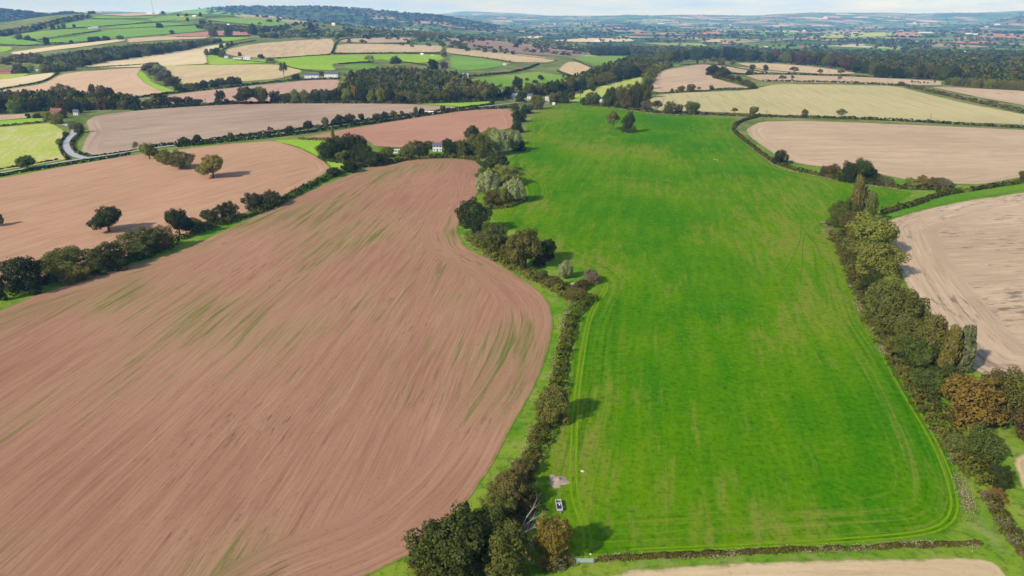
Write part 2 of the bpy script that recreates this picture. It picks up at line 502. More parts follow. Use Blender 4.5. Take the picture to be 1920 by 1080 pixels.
# ------------------------------------------------------------------ fields, draped on the ground as thin sheets
def chaikin(p, it=1, r=.13):
    p = np.asarray(p, float)
    for _ in range(it):
        q = np.roll(p, -1, 0)
        p = np.stack([p * (1 - r) + q * r, p * r + q * (1 - r)], 1).reshape(-1, 2)
    return p


def inside(P, poly):
    x, y = P[:, 0], P[:, 1]
    r = np.zeros(len(P), bool)
    n = len(poly)
    for i in range(n):
        x0, y0 = poly[i]; x1, y1 = poly[(i + 1) % n]
        if y0 == y1: continue
        c = ((y0 > y) != (y1 > y)) & (x < (x1 - x0) * (y - y0) / (y1 - y0) + x0)
        r ^= c
    return r


def edge_dist(P, poly):
    A = poly; B = np.roll(poly, -1, 0)
    d = np.full(len(P), 1e9)
    for a, b in zip(A, B):
        ab = b - a; L = (ab ** 2).sum()
        if L < 1e-9: continue
        t = np.clip(((P - a) @ ab) / L, 0, 1)
        d = np.minimum(d, np.hypot(*(P - (a + t[:, None] * ab)).T))
    return d


N_SHEET = [0]


def drape(name, world_poly, mat, label, lift=0.0, target=2400, smin=3.0, smax=400.0, kind='structure'):
    poly = np.asarray(world_poly, float)
    area = .5 * abs(np.sum(poly[:, 0] * np.roll(poly[:, 1], -1) - poly[:, 1] * np.roll(poly[:, 0], -1)))
    s = float(np.clip(math.sqrt(area / target), smin, smax))
    pts = []
    for a, b in zip(poly, np.roll(poly, -1, 0)):
        n = max(1, int(np.hypot(*(b - a)) / s))
        for k in range(n):
            pts.append(a + (b - a) * k / n)
    B = np.array(pts)
    lo, hi = B.min(0), B.max(0)
    gx, gy = np.meshgrid(np.arange(lo[0], hi[0], s), np.arange(lo[1], hi[1], s * .87))
    gx[1::2] += s * .5
    G = np.stack([gx.ravel(), gy.ravel()], 1)
    G = G[inside(G, poly)]
    if len(G):
        G = G[edge_dist(G, poly) > s * .45]
    allp = np.concatenate([B, G]) if len(G) else B
    org = allp.mean(0)
    q = allp - org
    vs = [Vector((float(a), float(b))) for a, b in q]
    n = len(B)
    res = geometry.delaunay_2d_cdt(vs, [(i, (i + 1) % n) for i in range(n)], [], 1, 1e-4, False)
    V2 = np.array([[v.x, v.y] for v in res[0]]) + org
    T = np.array([f for f in res[2] if len(f) == 3], int)
    cen = V2[T].mean(1)
    T = T[inside(cen, poly)]
    ar = np.cross(V2[T[:, 1]] - V2[T[:, 0]], V2[T[:, 2]] - V2[T[:, 0]])
    T[ar < 0] = T[ar < 0][:, ::-1]
    T = T[np.abs(ar) > 2e-3 * s * s]
    N_SHEET[0] += 1
    z = H(V2[:, 0], V2[:, 1]) + .05 + .0003 * np.maximum(V2[:, 1], 0) + (lift + N_SHEET[0] * .0015) * (1 + np.maximum(V2[:, 1], 0) / 400)
    V = np.stack([V2[:, 0], V2[:, 1], z], 1)
    me = np_mesh(name, V, T, [mat], True)
    add_attr(me, 'edge', edge_dist(V2, poly))
    o = link(bpy.data.objects.new(name, me))
    tag(o, label, kind=kind)
    return o


def theta_of(rows):
    if rows is None: return 1.57
    if isinstance(rows, float): return rows
    q, _ = at_many(rows)
    d = q[1] - q[0]
    return math.atan2(d[1], d[0])


def field(name, label, poly, spec, rows=None, it=1, lift=0.0, **kw):
    q, m = at_many(chaikin(poly, it))
    th = theta_of(rows)
    far = float(np.clip(np.median(m) / 420.0, 1.0, 5.0)) if 'far' not in kw else kw.pop('far')
    s = dict(spec); kind = s.pop('t'); s.update(kw)
    if kind == 'f':
        for c_ in ('c1', 'c2'):
            s[c_] = tuple(a * b for a, b in zip(s[c_], (1.0, .945, .87)))
    mat = (field_mat if kind == 'f' else grass_mat)(name, theta=th, far=far, **s)
    return drape(name, q[:, :2], mat, label, lift)


WEED = (.10, .15, .02)
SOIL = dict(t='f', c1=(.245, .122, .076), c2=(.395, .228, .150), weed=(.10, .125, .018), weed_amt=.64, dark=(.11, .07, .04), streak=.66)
SALMON = dict(t='f', c1=(.33, .185, .115), c2=(.49, .31, .195), streak=.5, rs=.5)
PINK = dict(t='f', c1=(.34, .175, .12), c2=(.45, .255, .175), rs=.4, streak=.3)
MAUVE = dict(t='f', c1=(.27, .19, .145), c2=(.45, .34, .25), streak=.9, rs=.25)
TAN = dict(t='f', c1=(.36, .26, .17), c2=(.52, .39, .265), streak=.8, dark=(.25, .18, .12), rs=.3)
STUB = dict(t='f', c1=(.36, .26, .175), c2=(.55, .42, .29), streak=.9, dark=(.13, .095, .065), dk=.54, rs=.5)
PALE = dict(t='f', c1=(.52, .42, .25), c2=(.66, .55, .35), streak=.6, rs=.4)
KHAKI = dict(t='f', c1=(.36, .32, .15), c2=(.50, .43, .23), streak=.5, tram=1.0, head=0)
BUFF = dict(t='f', c1=(.42, .31, .18), c2=(.58, .45, .28), streak=.6, rs=.4)
BROWN = dict(t='f', c1=(.24, .155, .11), c2=(.32, .22, .16), streak=.5)
GREEN = dict(t='g', c1=(.038, .150, .0005), c2=(.118, .210, .001), dry=(.20, .195, .03), dry_amt=.6, streak=.7, head=15)
LIME = dict(t='g', c1=(.22, .36, .025), c2=(.33, .42, .06), streak=.3)
LIMET = dict(t='g', c1=(.33, .38, .06), c2=(.46, .44, .13), streak=.5)
MEADOW = dict(t='g', c1=(.13, .25, .025), c2=(.24, .31, .06), dry=(.34, .27, .12), dry_amt=.35, streak=.3)
HILLG = dict(t='g', c1=(.13, .27, .035), c2=(.22, .32, .06), streak=.3)
VERGE = dict(t='g', c1=(.075, .20, .008), c2=(.15, .24, .02), streak=.3)

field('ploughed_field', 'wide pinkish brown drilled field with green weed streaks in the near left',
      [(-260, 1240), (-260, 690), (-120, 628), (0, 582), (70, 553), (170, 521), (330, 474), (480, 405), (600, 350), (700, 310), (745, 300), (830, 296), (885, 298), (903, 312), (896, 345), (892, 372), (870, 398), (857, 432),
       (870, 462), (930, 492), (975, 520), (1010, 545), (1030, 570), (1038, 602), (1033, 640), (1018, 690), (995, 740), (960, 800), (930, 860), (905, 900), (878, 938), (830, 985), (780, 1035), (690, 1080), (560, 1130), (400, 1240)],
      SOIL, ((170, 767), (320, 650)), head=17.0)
field('ploughed_field', 'salmon coloured bare field left of the near hedge with lone oaks in it',
      [(-200, 366), (0, 335), (130, 311), (260, 289), (430, 270), (515, 264), (560, 278), (605, 300), (622, 318), (598, 332), (555, 356), (515, 375), (440, 408), (340, 446), (260, 478), (160, 498), (60, 525), (-10, 548), (-200, 600)],
      SALMON, ((0, 470), (250, 400)), head=12.0)
field('grass_field', 'lime green wedge of grass between the salmon field and the dark copse',
      [(508, 263), (560, 262), (606, 262), (625, 285), (640, 304), (690, 309), (655, 319), (626, 319), (606, 299), (562, 276)], LIME)
field('grass_field', 'pale lime and tan striped field at the left edge beside the lane bend',
      [(-120, 236), (0, 239), (60, 234), (95, 231), (116, 242), (124, 250), (117, 262), (110, 275), (118, 290), (126, 299), (60, 311), (0, 321), (-120, 338)], LIMET, ((0, 300), (60, 250)), dry=(.55, .42, .26), dry_amt=.75, far=1.6)
field('ploughed_field', 'large mauve grey field above the lane with trees along its lower edge',
      [(168, 250), (160, 228), (180, 217), (300, 203), (420, 197), (480, 194), (600, 192), (720, 193), (790, 197), (850, 200), (872, 204), (800, 211), (720, 221), (640, 231), (560, 242), (430, 258), (330, 270), (260, 279), (200, 289), (168, 292), (150, 284), (158, 264)],
      MAUVE, ((200, 250), (700, 205)))
field('grass_field', 'lime green corner beside the lane below the dark wood', [(770, 195), (850, 193), (915, 190), (925, 193), (880, 203), (850, 199)], LIME)
field('stubble_field', 'narrow buff strip at the left edge below the dark wood', [(-120, 218), (0, 216), (52, 214), (58, 221), (0, 226), (-120, 232)], TAN)
field('grass_field', 'narrow vivid green strip at the left edge below the buff strip', [(-120, 233), (0, 227), (60, 222), (86, 222), (88, 228), (0, 236), (-120, 242)], LIME)
field('ploughed_field', 'pink bare field between the lane and the tree girt white house',
      [(568, 259), (640, 244), (720, 231), (800, 218), (880, 207), (950, 204), (962, 212), (962, 240), (940, 244), (905, 247), (890, 262), (860, 265), (800, 275), (740, 277), (700, 274), (690, 264), (640, 258)], PINK, ((600, 255), (900, 215)))
field('crop_field', 'long vivid green crop field running through the middle of the view',
      [(1035, 199), (1060, 197), (1120, 199), (1180, 208), (1240, 216), (1330, 219), (1382, 223), (1370, 236), (1376, 250), (1398, 270), (1428, 294), (1450, 312), (1500, 325), (1560, 338), (1640, 352), (1715, 361), (1690, 377), (1645, 396), (1605, 418), (1560, 420), (1548, 432), (1580, 466), (1600, 510), (1615, 560),
       (1634, 610), (1672, 660), (1712, 720), (1752, 790), (1782, 850), (1806, 920), (1806, 970), (1780, 1002), (1700, 1012), (1500, 1025), (1300, 1036), (1110, 1045), (1060, 1035), (990, 985), (1000, 930), (1020, 870), (1045, 790), (1060, 740), (1075, 660), (1090, 600), (1115, 555), (1125, 530), (1100, 505), (1060, 490),
       (1030, 473), (985, 440), (940, 420), (913, 402), (920, 386), (970, 380), (988, 365), (985, 345), (955, 322), (950, 302), (980, 282), (986, 240), (1000, 215)], GREEN, ((1290, 760), (1278, 600)))
field('grass_field', 'green grass strip between two hedges above the stubble at the right edge', [(1640, 412), (1700, 388), (1745, 374), (1800, 363), (1920, 346), (2060, 330), (2060, 342), (1920, 357), (1800, 376), (1720, 394), (1652, 416)], VERGE)
field('stubble_field', 'pale stubble field with dark streaks at the right edge behind the oak row',
      [(1652, 418), (1720, 397), (1800, 379), (1920, 361), (2100, 340), (2160, 760), (1990, 722), (1920, 712), (1830, 700), (1770, 640), (1730, 585), (1690, 520), (1665, 465)], STUB, ((1700, 560), (1900, 547)), head=22.0)
field('stubble_field', 'broad pale tan field at the right between two dark hedges',
      [(1398, 243), (1424, 229), (1500, 227), (1650, 232), (1920, 244), (2100, 253), (2100, 320), (1920, 332), (1840, 347), (1760, 344), (1700, 338), (1640, 325), (1560, 316), (1500, 308), (1465, 298), (1430, 275), (1405, 256)], TAN, ((1500, 270), (1800, 272)), head=16.0)
field('stubble_field', 'khaki stubble field with slanting tramlines on the right',
      [(1205, 201), (1228, 179), (1280, 174), (1400, 170), (1455, 158), (1560, 159), (1680, 162), (1740, 177), (1800, 192), (1920, 215), (2100, 250), (1920, 234), (1650, 225), (1500, 218), (1400, 213), (1300, 209), (1240, 208)], KHAKI, ((1335, 178), (1372, 204)))
field('stubble_field', 'pinkish tan field with faint bands under the long forest', [(1224, 174), (1220, 142), (1240, 132), (1312, 121), (1335, 122), (1325, 132), (1340, 147), (1372, 157), (1410, 166), (1330, 169), (1260, 173)], TAN, ((1240, 150), (1330, 143)))
field('stubble_field', 'long thin tan field below the brown hedge trees on the right', [(1395, 141), (1480, 141), (1600, 144), (1700, 149), (1770, 153), (1765, 161), (1690, 159), (1560, 156), (1440, 154), (1415, 149)], TAN)
field('stubble_field', 'small tan field behind the two dark round oaks on the right', [(1332, 122), (1372, 124), (1440, 133), (1500, 138), (1430, 139), (1378, 137)], TAN)
field('stubble_field', 'pale tan strip lying right under the russet forest edge', [(1378, 119), (1440, 119), (1520, 125), (1612, 138), (1560, 140), (1480, 135), (1420, 129)], BUFF)
field('stubble_field', 'pinkish tan field behind the brown hedge at the right edge', [(1740, 163), (1830, 166), (1920, 171), (2100, 182), (2100, 236), (1920, 198), (1840, 184), (1780, 171)], TAN)
field('stubble_field', 'pale buff field beyond the low brown hedge along the bottom', [(1140, 1082), (1185, 1068), (1400, 1056), (1600, 1050), (1825, 1047), (1868, 1056), (1905, 1100), (1800, 1240), (1040, 1240)], BUFF, ((1200, 1072), (1700, 1060)))
field('stubble_field', 'corner of a pale buff field at the lower right edge', [(1898, 862), (1925, 848), (2030, 830), (2060, 960), (1945, 945), (1915, 915)], BUFF)

field('stubble_field', 'pale yellow field below the cottages at the left edge', [(-120, 148), (0, 150), (60, 141), (104, 136), (98, 145), (70, 154), (0, 166), (-120, 184)], PALE)
field('grass_field', 'faded green strip under the village trees at the left edge', [(-120, 140), (0, 140), (58, 138), (40, 145), (0, 150), (-120, 156)], LIMET)
field('stubble_field', 'tan field above the dark wood at the left', [(-120, 192), (0, 170), (80, 158), (114, 140), (150, 135), (230, 129), (268, 127), (258, 140), (272, 156), (300, 168), (318, 172), (250, 184), (100, 192), (-120, 205)], SALMON, c1=(.46, .31, .20), c2=(.58, .42, .28))
field('grass_field', 'curved lime verge beside the grey brown copse on the slope', [(256, 140), (264, 132), (274, 140), (288, 156), (322, 168), (330, 173), (302, 172), (272, 157)], LIME)
field('stubble_field', 'tan and lime field below the two white cottages', [(296, 124), (340, 123), (400, 122), (480, 121), (525, 122), (572, 134), (520, 149), (455, 153), (400, 156), (345, 165), (338, 152), (315, 136)], BUFF, weed=(.40, .42, .08), weed_amt=.55)
field('ploughed_field', 'pinkish field between the wood row and the cottages hedge', [(262, 190), (330, 177), (420, 167), (500, 159), (580, 151), (638, 150), (632, 166), (622, 176), (560, 190), (440, 193), (330, 198)], PINK, c1=(.40, .255, .19), c2=(.49, .33, .25))
field('stubble_field', 'bright pale field slanting below the long hillside belt of trees', [(150, 127), (200, 116), (300, 102), (370, 91), (420, 82), (445, 79), (402, 92), (387, 101), (390, 120), (330, 123), (280, 126), (200, 127)], PALE)
field('grass_field', 'vivid lime paddock in front of the white farmhouses', [(388, 104), (402, 104), (430, 112), (512, 112), (514, 118), (440, 121), (390, 122)], LIME)
field('stubble_field', 'striped tan field above the lime paddock', [(428, 92), (480, 82), (560, 76), (622, 73), (628, 81), (621, 102), (560, 106), (500, 109), (450, 108), (420, 101)], BUFF, ((560, 78), (520, 104)), dark=(.3, .22, .15), streak=.8)
field('stubble_field', 'thin pinkish tan field below the far belt of trees', [(632, 79), (645, 73), (700, 71), (772, 71), (772, 80), (700, 81)], TAN)
field('stubble_field', 'flat tan field above the long brown hedge in the centre', [(627, 100), (632, 83), (760, 84), (830, 86), (830, 98), (700, 99)], BUFF)
field('stubble_field', 'long bright tan field running right from the upright hedge tree', [(836, 90), (900, 95), (1000, 105), (1046, 112), (1030, 118), (960, 117), (900, 108), (836, 99)], BUFF)
field('ploughed_field', 'dark mauve field with a thin dark hedge across it', [(832, 78), (900, 75), (1000, 86), (1080, 96), (1102, 101), (1075, 107), (1000, 103), (900, 92), (838, 88)], BROWN)
field('grass_field', 'bright lime pasture behind the white cottages', [(512, 110), (620, 104), (680, 103), (742, 105), (705, 114), (622, 120), (632, 133), (560, 130), (530, 122)], LIME)
field('grass_field', 'lime pasture left of the upright hedge tree', [(645, 103), (720, 102), (828, 103), (834, 112), (790, 119), (740, 116), (690, 108)], LIME)
field('grass_field', 'green pasture right of the upright hedge tree', [(842, 104), (900, 109), (962, 120), (930, 127), (880, 133), (846, 130)], HILLG)
field('grass_field', 'small pale green paddock behind the dark central wood', [(640, 124), (690, 120), (720, 126), (690, 131), (655, 131)], MEADOW)
field('grass_field', 'rough pasture with scattered bushes right of the central wood', [(862, 153), (900, 147), (960, 141), (1005, 134), (1060, 143), (1085, 150), (1040, 162), (1000, 170), (955, 178), (905, 168)], MEADOW)
field('stubble_field', 'tan sloping field above the rough pasture', [(1045, 132), (1062, 117), (1085, 117), (1112, 130), (1105, 141), (1078, 143)], BUFF)
field('grass_field', 'green slope below the dark conifer block', [(1073, 111), (1100, 106), (1172, 106), (1168, 113), (1142, 126), (1118, 124)], MEADOW)
field('grass_field', 'pale lime slope under the dark diagonal belt of trees', [(1072, 181), (1100, 169), (1140, 159), (1202, 144), (1206, 152), (1190, 168), (1150, 172), (1130, 183), (1092, 190)], LIMET)
field('grass_field', 'small green triangle by the hedge at the top of the crop field', [(1066, 192), (1085, 182), (1096, 184), (1093, 193)], LIME)
field('grass_field', 'small green clearing inside the dark central wood', [(798, 166), (812, 168), (832, 177), (822, 184), (806, 180)], HILLG)

# the hillside on the left
HB = [
    ('stubble_field', 'pale tan band along the foot of the green hillside', [(18, 99), (60, 93), (140, 83), (235, 73), (236, 77), (150, 89), (60, 100), (28, 105)], PALE),
    ('stubble_field', 'tan strip on the hillside above the long belt of trees', [(238, 73), (300, 69), (400, 67), (385, 73), (300, 76), (238, 81)], BUFF),
    ('ploughed_field', 'pinkish strip high on the hillside beside two round trees', [(305, 67), (400, 59), (462, 57), (482, 66), (400, 68), (320, 70)], PINK),
    ('grass_field', 'broad green pasture across the middle of the hillside', [(80, 76), (140, 70), (190, 59), (250, 53), (350, 49), (430, 48), (372, 60), (290, 66), (238, 71), (160, 77), (95, 83)], HILLG),
    ('stubble_field', 'faded tan pasture on the left shoulder of the hillside', [(22, 66), (60, 60), (130, 55), (172, 54), (188, 58), (110, 70), (75, 75), (40, 71)], MEADOW),
    ('grass_field', 'vivid green field at the left edge below the tan pasture', [(-60, 71), (10, 69), (60, 76), (88, 81), (50, 85), (0, 83), (-60, 84)], HILLG),
    ('grass_field', 'small vivid green field at the left edge above the tan band', [(-60, 88), (20, 88), (26, 92), (10, 98), (-60, 101)], LIME),
    ('grass_field', 'long green pasture under the ridge wood on the hill', [(75, 53), (130, 44), (170, 37), (220, 38), (290, 40), (240, 46), (180, 50), (130, 53)], HILLG),
    ('grass_field', 'thin green pasture below the white hill barn', [(192, 53), (240, 47), (300, 43), (372, 46), (300, 50), (205, 55)], HILLG),
    ('stubble_field', 'thin tan strip on top of the hill', [(182, 28), (240, 26), (290, 25), (298, 28), (240, 31)], BUFF),
    ('grass_field', 'green strip under the tan strip on top of the hill', [(172, 34), (182, 30), (240, 32), (290, 31), (290, 35), (200, 36)], HILLG),
    ('grass_field', 'green pasture right of the mast below the hilltop farm', [(272, 37), (320, 29), (392, 33), (352, 39), (292, 42)], HILLG),
    ('grass_field', 'pale green crown of the hill behind the mast', [(290, 22), (330, 18), (420, 23), (470, 28), (440, 31), (380, 28), (310, 26)], HILLG),
    ('grass_field', 'green pasture on the right flank of the hill', [(382, 37), (440, 33), (520, 36), (562, 46), (500, 50), (440, 45)], HILLG),
    ('stubble_field', 'pinkish tan strip on the right shoulder of the hill', [(440, 28), (520, 32), (578, 41), (570, 45), (500, 37), (440, 32)], TAN),
    ('grass_field', 'small lime field beside the hillside belt of trees', [(392, 72), (440, 70), (472, 72), (430, 78), (398, 77)], LIME),
    # lowland fields beyond the forest
    ('grass_field', 'bright green field amid dark trees in the lowland on the right', [(1616, 94), (1650, 90), (1692, 94), (1690, 98), (1640, 98)], HILLG),
    ('grass_field', 'pale green field left of the white lowland house', [(1762, 96), (1800, 89), (1810, 91), (1792, 97)], MEADOW),
    ('grass_field', 'wide pale green field in front of the white lowland house', [(1762, 107), (1800, 103), (1872, 104), (1866, 110), (1802, 112)], MEADOW),
    ('grass_field', 'sunlit lime field far out on the right of the plain', [(1500, 72), (1540, 66), (1600, 63), (1672, 61), (1672, 68), (1600, 71)], LIMET),
    ('ploughed_field', 'sunlit orange field beside the far lime field', [(1670, 69), (1682, 60), (1722, 62), (1732, 69)], SALMON),
    ('ploughed_field', 'reddish field far out at the right edge', [(1828, 69), (1860, 64), (1920, 66), (1960, 68), (1920, 74), (1860, 73)], PINK),
    ('stubble_field', 'pale sunlit strip in the middle of the plain', [(1030, 77), (1100, 72), (1180, 73), (1192, 78), (1100, 80)], PALE),
    ('ploughed_field', 'reddish patch in the middle of the far plain', [(1176, 65), (1185, 60), (1212, 60), (1217, 66)], PINK),
    ('ploughed_field', 'pinkish patch right of the middle of the plain', [(1302, 67), (1312, 60), (1347, 59), (1352, 68)], SALMON),
    ('stubble_field', 'tan strip behind the conifers of the long forest', [(1304, 79), (1330, 75), (1356, 74), (1354, 80)], BUFF),
    ('ploughed_field', 'orange patch just behind the long forest', [(1348, 83), (1355, 79), (1376, 79), (1377, 84)], SALMON),
    ('grass_field', 'lime strip just behind the long forest conifers', [(1278, 86), (1320, 83), (1328, 88), (1290, 89)], LIME),
    ('grass_field', 'khaki green field on the far plain right of centre', [(1360, 67), (1420, 61), (1500, 61), (1490, 70), (1400, 71)], MEADOW),
    ('ploughed_field', 'thin reddish strip on the far plain', [(1360, 45), (1400, 41), (1440, 42), (1438, 45)], PINK),
    ('stubble_field', 'pale strip across the plain left of centre', [(960, 71), (1000, 68), (1020, 69), (1010, 73)], PALE),
    ('ploughed_field', 'brick red strip in the lowland right of the forest', [(1768, 78), (1820, 76), (1880, 80), (1860, 83), (1800, 82)], PINK),
]
for nm, lb, pg, sp_ in HB:
    field(nm, lb, pg, sp_)


# ------------------------------------------------------------------ lanes, wheel tracks and straw strips: ribbons on the ground
def resample(P, step):
    P = np.asarray(P, float)
    d = np.r_[0, np.cumsum(np.hypot(*np.diff(P[:, :2], axis=0).T))]
    n = max(2, int(d[-1] / step) + 1)
    t = np.linspace(0, d[-1], n)
    return np.stack([np.interp(t, d, P[:, k]) for k in range(P.shape[1])], 1), t


def curve_px(px, it=2):
    p = np.asarray(px, float)
    for _ in range(it):
        a, b = p[:-1], p[1:]
        q = np.stack([a * .75 + b * .25, a * .25 + b * .75], 1).reshape(-1, 2)
        p = np.concatenate([p[:1], q, p[-1:]])
    return p


def path_w(px, step):
    q, m = at_many(curve_px(px))
    P, t = resample(q[:, :2], step)
    k = np.ones(5) / 5
    if len(P) > 12:
        for c in range(2):
            P[2:-2, c] = np.convolve(P[:, c], k, 'valid')
    return P, t


def ribbon(name, px, width, mat, label, lift=.02, step=None, rough=0.0, cols=3):
    q, m = at_many(px)
    step = step or max(1.0, float(np.median(m)) * .008)
    P, t = path_w(px, step)
    T = np.gradient(P, axis=0); T /= np.linalg.norm(T, axis=1)[:, None] + 1e-9
    Nn = np.stack([-T[:, 1], T[:, 0]], 1)
    ph = RNG.uniform(0, 6, 4)
    wl = width * .5 * (1 + rough * (np.sin(t * .9 + ph[0]) * .5 + np.sin(t * .31 + ph[1]) * .7))
    wr = width * .5 * (1 + rough * (np.sin(t * 1.1 + ph[2]) * .5 + np.sin(t * .37 + ph[3]) * .7))
    V = []
    for c in np.linspace(-1, 1, cols):
        off = np.where(c < 0, wl * c, wr * c)
        p = P + Nn * off[:, None]
        z = H(p[:, 0], p[:, 1]) + .085 + .0005 * p[:, 1] + lift * (1 + p[:, 1] / 400)
        V.append(np.c_[p, z])
    V = np.stack(V, 1)
    n = len(P)
    i = np.arange((n - 1) * (cols - 1)); r = i // (cols - 1); c = i % (cols - 1)
    a = r * cols + c
    me = np_mesh(name, V.reshape(-1, 3), np.stack([a, a + 1, a + cols + 1, a + cols], 1), [mat], True)
    add_attr(me, 'edge', np.full(len(me.vertices), 99.0))
    o = link(bpy.data.objects.new(name, me))
    return tag(o, label, kind='structure')


LANE = [(-60, 335), (0, 326), (60, 315), (130, 303), (170, 297), (245, 286), (300, 277), (370, 269), (430, 263), (560, 248), (640, 236), (720, 226), (800, 214), (880, 204), (940, 197), (990, 192)]
ribbon('lane', LANE, 3.4, M_TARMAC, 'grey country lane crossing the picture from the left edge to the wood', lift=.16)
ribbon('lane', [(165, 299), (146, 296), (132, 288), (123, 276), (122, 268), (131, 258), (141, 250), (142, 244), (134, 239), (122, 234)], 6.0, M_TARMAC, 'grey side lane bending up past the lime bushes', lift=.18)

M_TRACK = grass_mat('wheel_worn_grass', (.115, .235, .003), (.17, .265, .006), far=.6)
ribbon('wheel_track', [(1086, 1052), (1094, 1035), (1097, 1005), (1087, 975), (1073, 945), (1069, 905), (1070, 850), (1072, 800), (1078, 735), (1089, 655), (1101, 598), (1112, 574), (1128, 550), (1134, 535)], .62, M_TRACK, 'left one of the paired wheel tracks beside the near hedge')
ribbon('wheel_track', [(1101, 1048), (1109, 1030), (1110, 1002), (1096, 970), (1083, 935), (1080, 880), (1081, 820), (1084, 755), (1094, 675), (1106, 602), (1120, 572), (1137, 548), (1141, 534), (1128, 519), (1080, 496), (1045, 477)], .62, M_TRACK, 'right one of the paired wheel tracks beside the near hedge')
ribbon('wheel_track', [(1180, 1031), (1400, 1022), (1600, 1010), (1730, 998), (1775, 980), (1787, 945), (1772, 890), (1745, 825), (1700, 752), (1660, 680), (1640, 640)], .55, M_TRACK, 'inner wheel track following the bottom right corner of the crop field')
ribbon('wheel_track', [(1200, 1036), (1400, 1028), (1600, 1017), (1740, 1005), (1788, 984), (1799, 945), (1783, 890), (1755, 825), (1711, 752), (1672, 680)], .55, M_TRACK, 'outer wheel track following the bottom right corner of the crop field')
ribbon('wheel_track', [(918, 402), (930, 392), (960, 388), (985, 378), (992, 362), (986, 350)], .9, M_TRACK, 'curved wheel track round the foot of the silver willows')
M_DTRACK = grass_mat('dark_wheel_marks', (.045, .145, .001), (.075, .175, .002), far=.6)
for px_, lb_ in (([(1500, 418), (1503, 440), (1494, 470), (1478, 500), (1466, 512)], 'dark curved wheel mark in the crop left of the straw patch'),
                 ([(1508, 440), (1504, 470), (1504, 505), (1500, 530)], 'dark straight wheel mark in the crop below the poplars'),
                 ([(1512, 448), (1528, 470), (1530, 510), (1534, 550)], 'dark bending wheel mark in the crop nearest the oak row'),
                 ([(1488, 758), (1474, 785), (1456, 808), (1446, 826)], 'dark wheel mark low in the crop, left of three'),
                 ([(1542, 754), (1526, 780), (1512, 806)], 'dark wheel mark low in the crop, middle of three'),
                 ([(1566, 768), (1556, 780), (1548, 796), (1532, 810)], 'dark wheel mark low in the crop, right of three')):
    ribbon('wheel_mark', px_, .36, M_DTRACK, lb_, lift=.022)
STRAW = [
    ([(1545, 416), (1552, 428), (1566, 442), (1576, 460)], 4.5, 'pale straw patch at the foot of the poplar clump'),
    ([(1576, 462), (1590, 500), (1604, 545), (1622, 590), (1640, 622)], 3.0, 'thin straw line along the foot of the oak row'),
    ([(1634, 612), (1650, 640), (1668, 662), (1684, 684), (1720, 745)], 3.4, 'bare straw patch midway along the oak row'),
    ([(1752, 806), (1772, 830), (1790, 862), (1802, 890), (1808, 925), (1814, 955), (1812, 980)], 2.6, 'ragged straw strip below the golden oak on the right'),
    ([(1120, 1050), (1200, 1046), (1300, 1042), (1400, 1036), (1560, 1030), (1700, 1024), (1830, 1020)], 1.6, 'straw strip under the low brown hedge along the bottom'),
    ([(1068, 560), (1062, 585), (1058, 610), (1048, 650), (1036, 700), (1026, 740)], 1.8, 'straw strip on the field side of the middle hedge'),
    ([(1003, 800), (990, 830), (978, 860), (968, 880)], 2.6, 'straw strip beside the lower end of the middle hedge'),
    ([(1126, 199), (1160, 205), (1200, 211), (1240, 215), (1300, 217)], 4.0, 'pale straw edge along the top of the crop field'),
    ([(1395, 262), (1425, 290), (1455, 316), (1500, 325), (1560, 336), (1630, 349), (1700, 358)], 1.8, 'straw edge below the hedge of the broad tan field'),
    ([(880, 462), (920, 486), (960, 506), (1000, 528), (1030, 545)], 1.4, 'straw edge under the hedgerow oaks of the ploughed field'),
]


# ------------------------------------------------------------------ foliage building blocks
def leaf_quads(C, N, size, rng):
    n = len(C)
    N = N / (np.linalg.norm(N, axis=1)[:, None] + 1e-9)
    R = rng.normal(size=(n, 3))
    T = np.cross(N, R); T /= np.linalg.norm(T, axis=1)[:, None] + 1e-9
    B = np.cross(N, T)
    a = (size * rng.uniform(.6, 1.25, n))[:, None] * .5
    b = (size * rng.uniform(.6, 1.25, n))[:, None] * .5
    k = (size * rng.uniform(-.25, .25, n))[:, None]
    V = np.stack([C - T * a - B * b * .6, C + T * a * .7 - B * b + N * k, C + T * a + B * b * .7, C - T * a * .6 + B * b + N * k], 1).reshape(-1, 3)
    return V, np.arange(n * 4).reshape(-1, 4)


def sphere_dirs(n, rng):
    d = rng.normal(size=(n, 3))
    return d / np.linalg.norm(d, axis=1)[:, None]


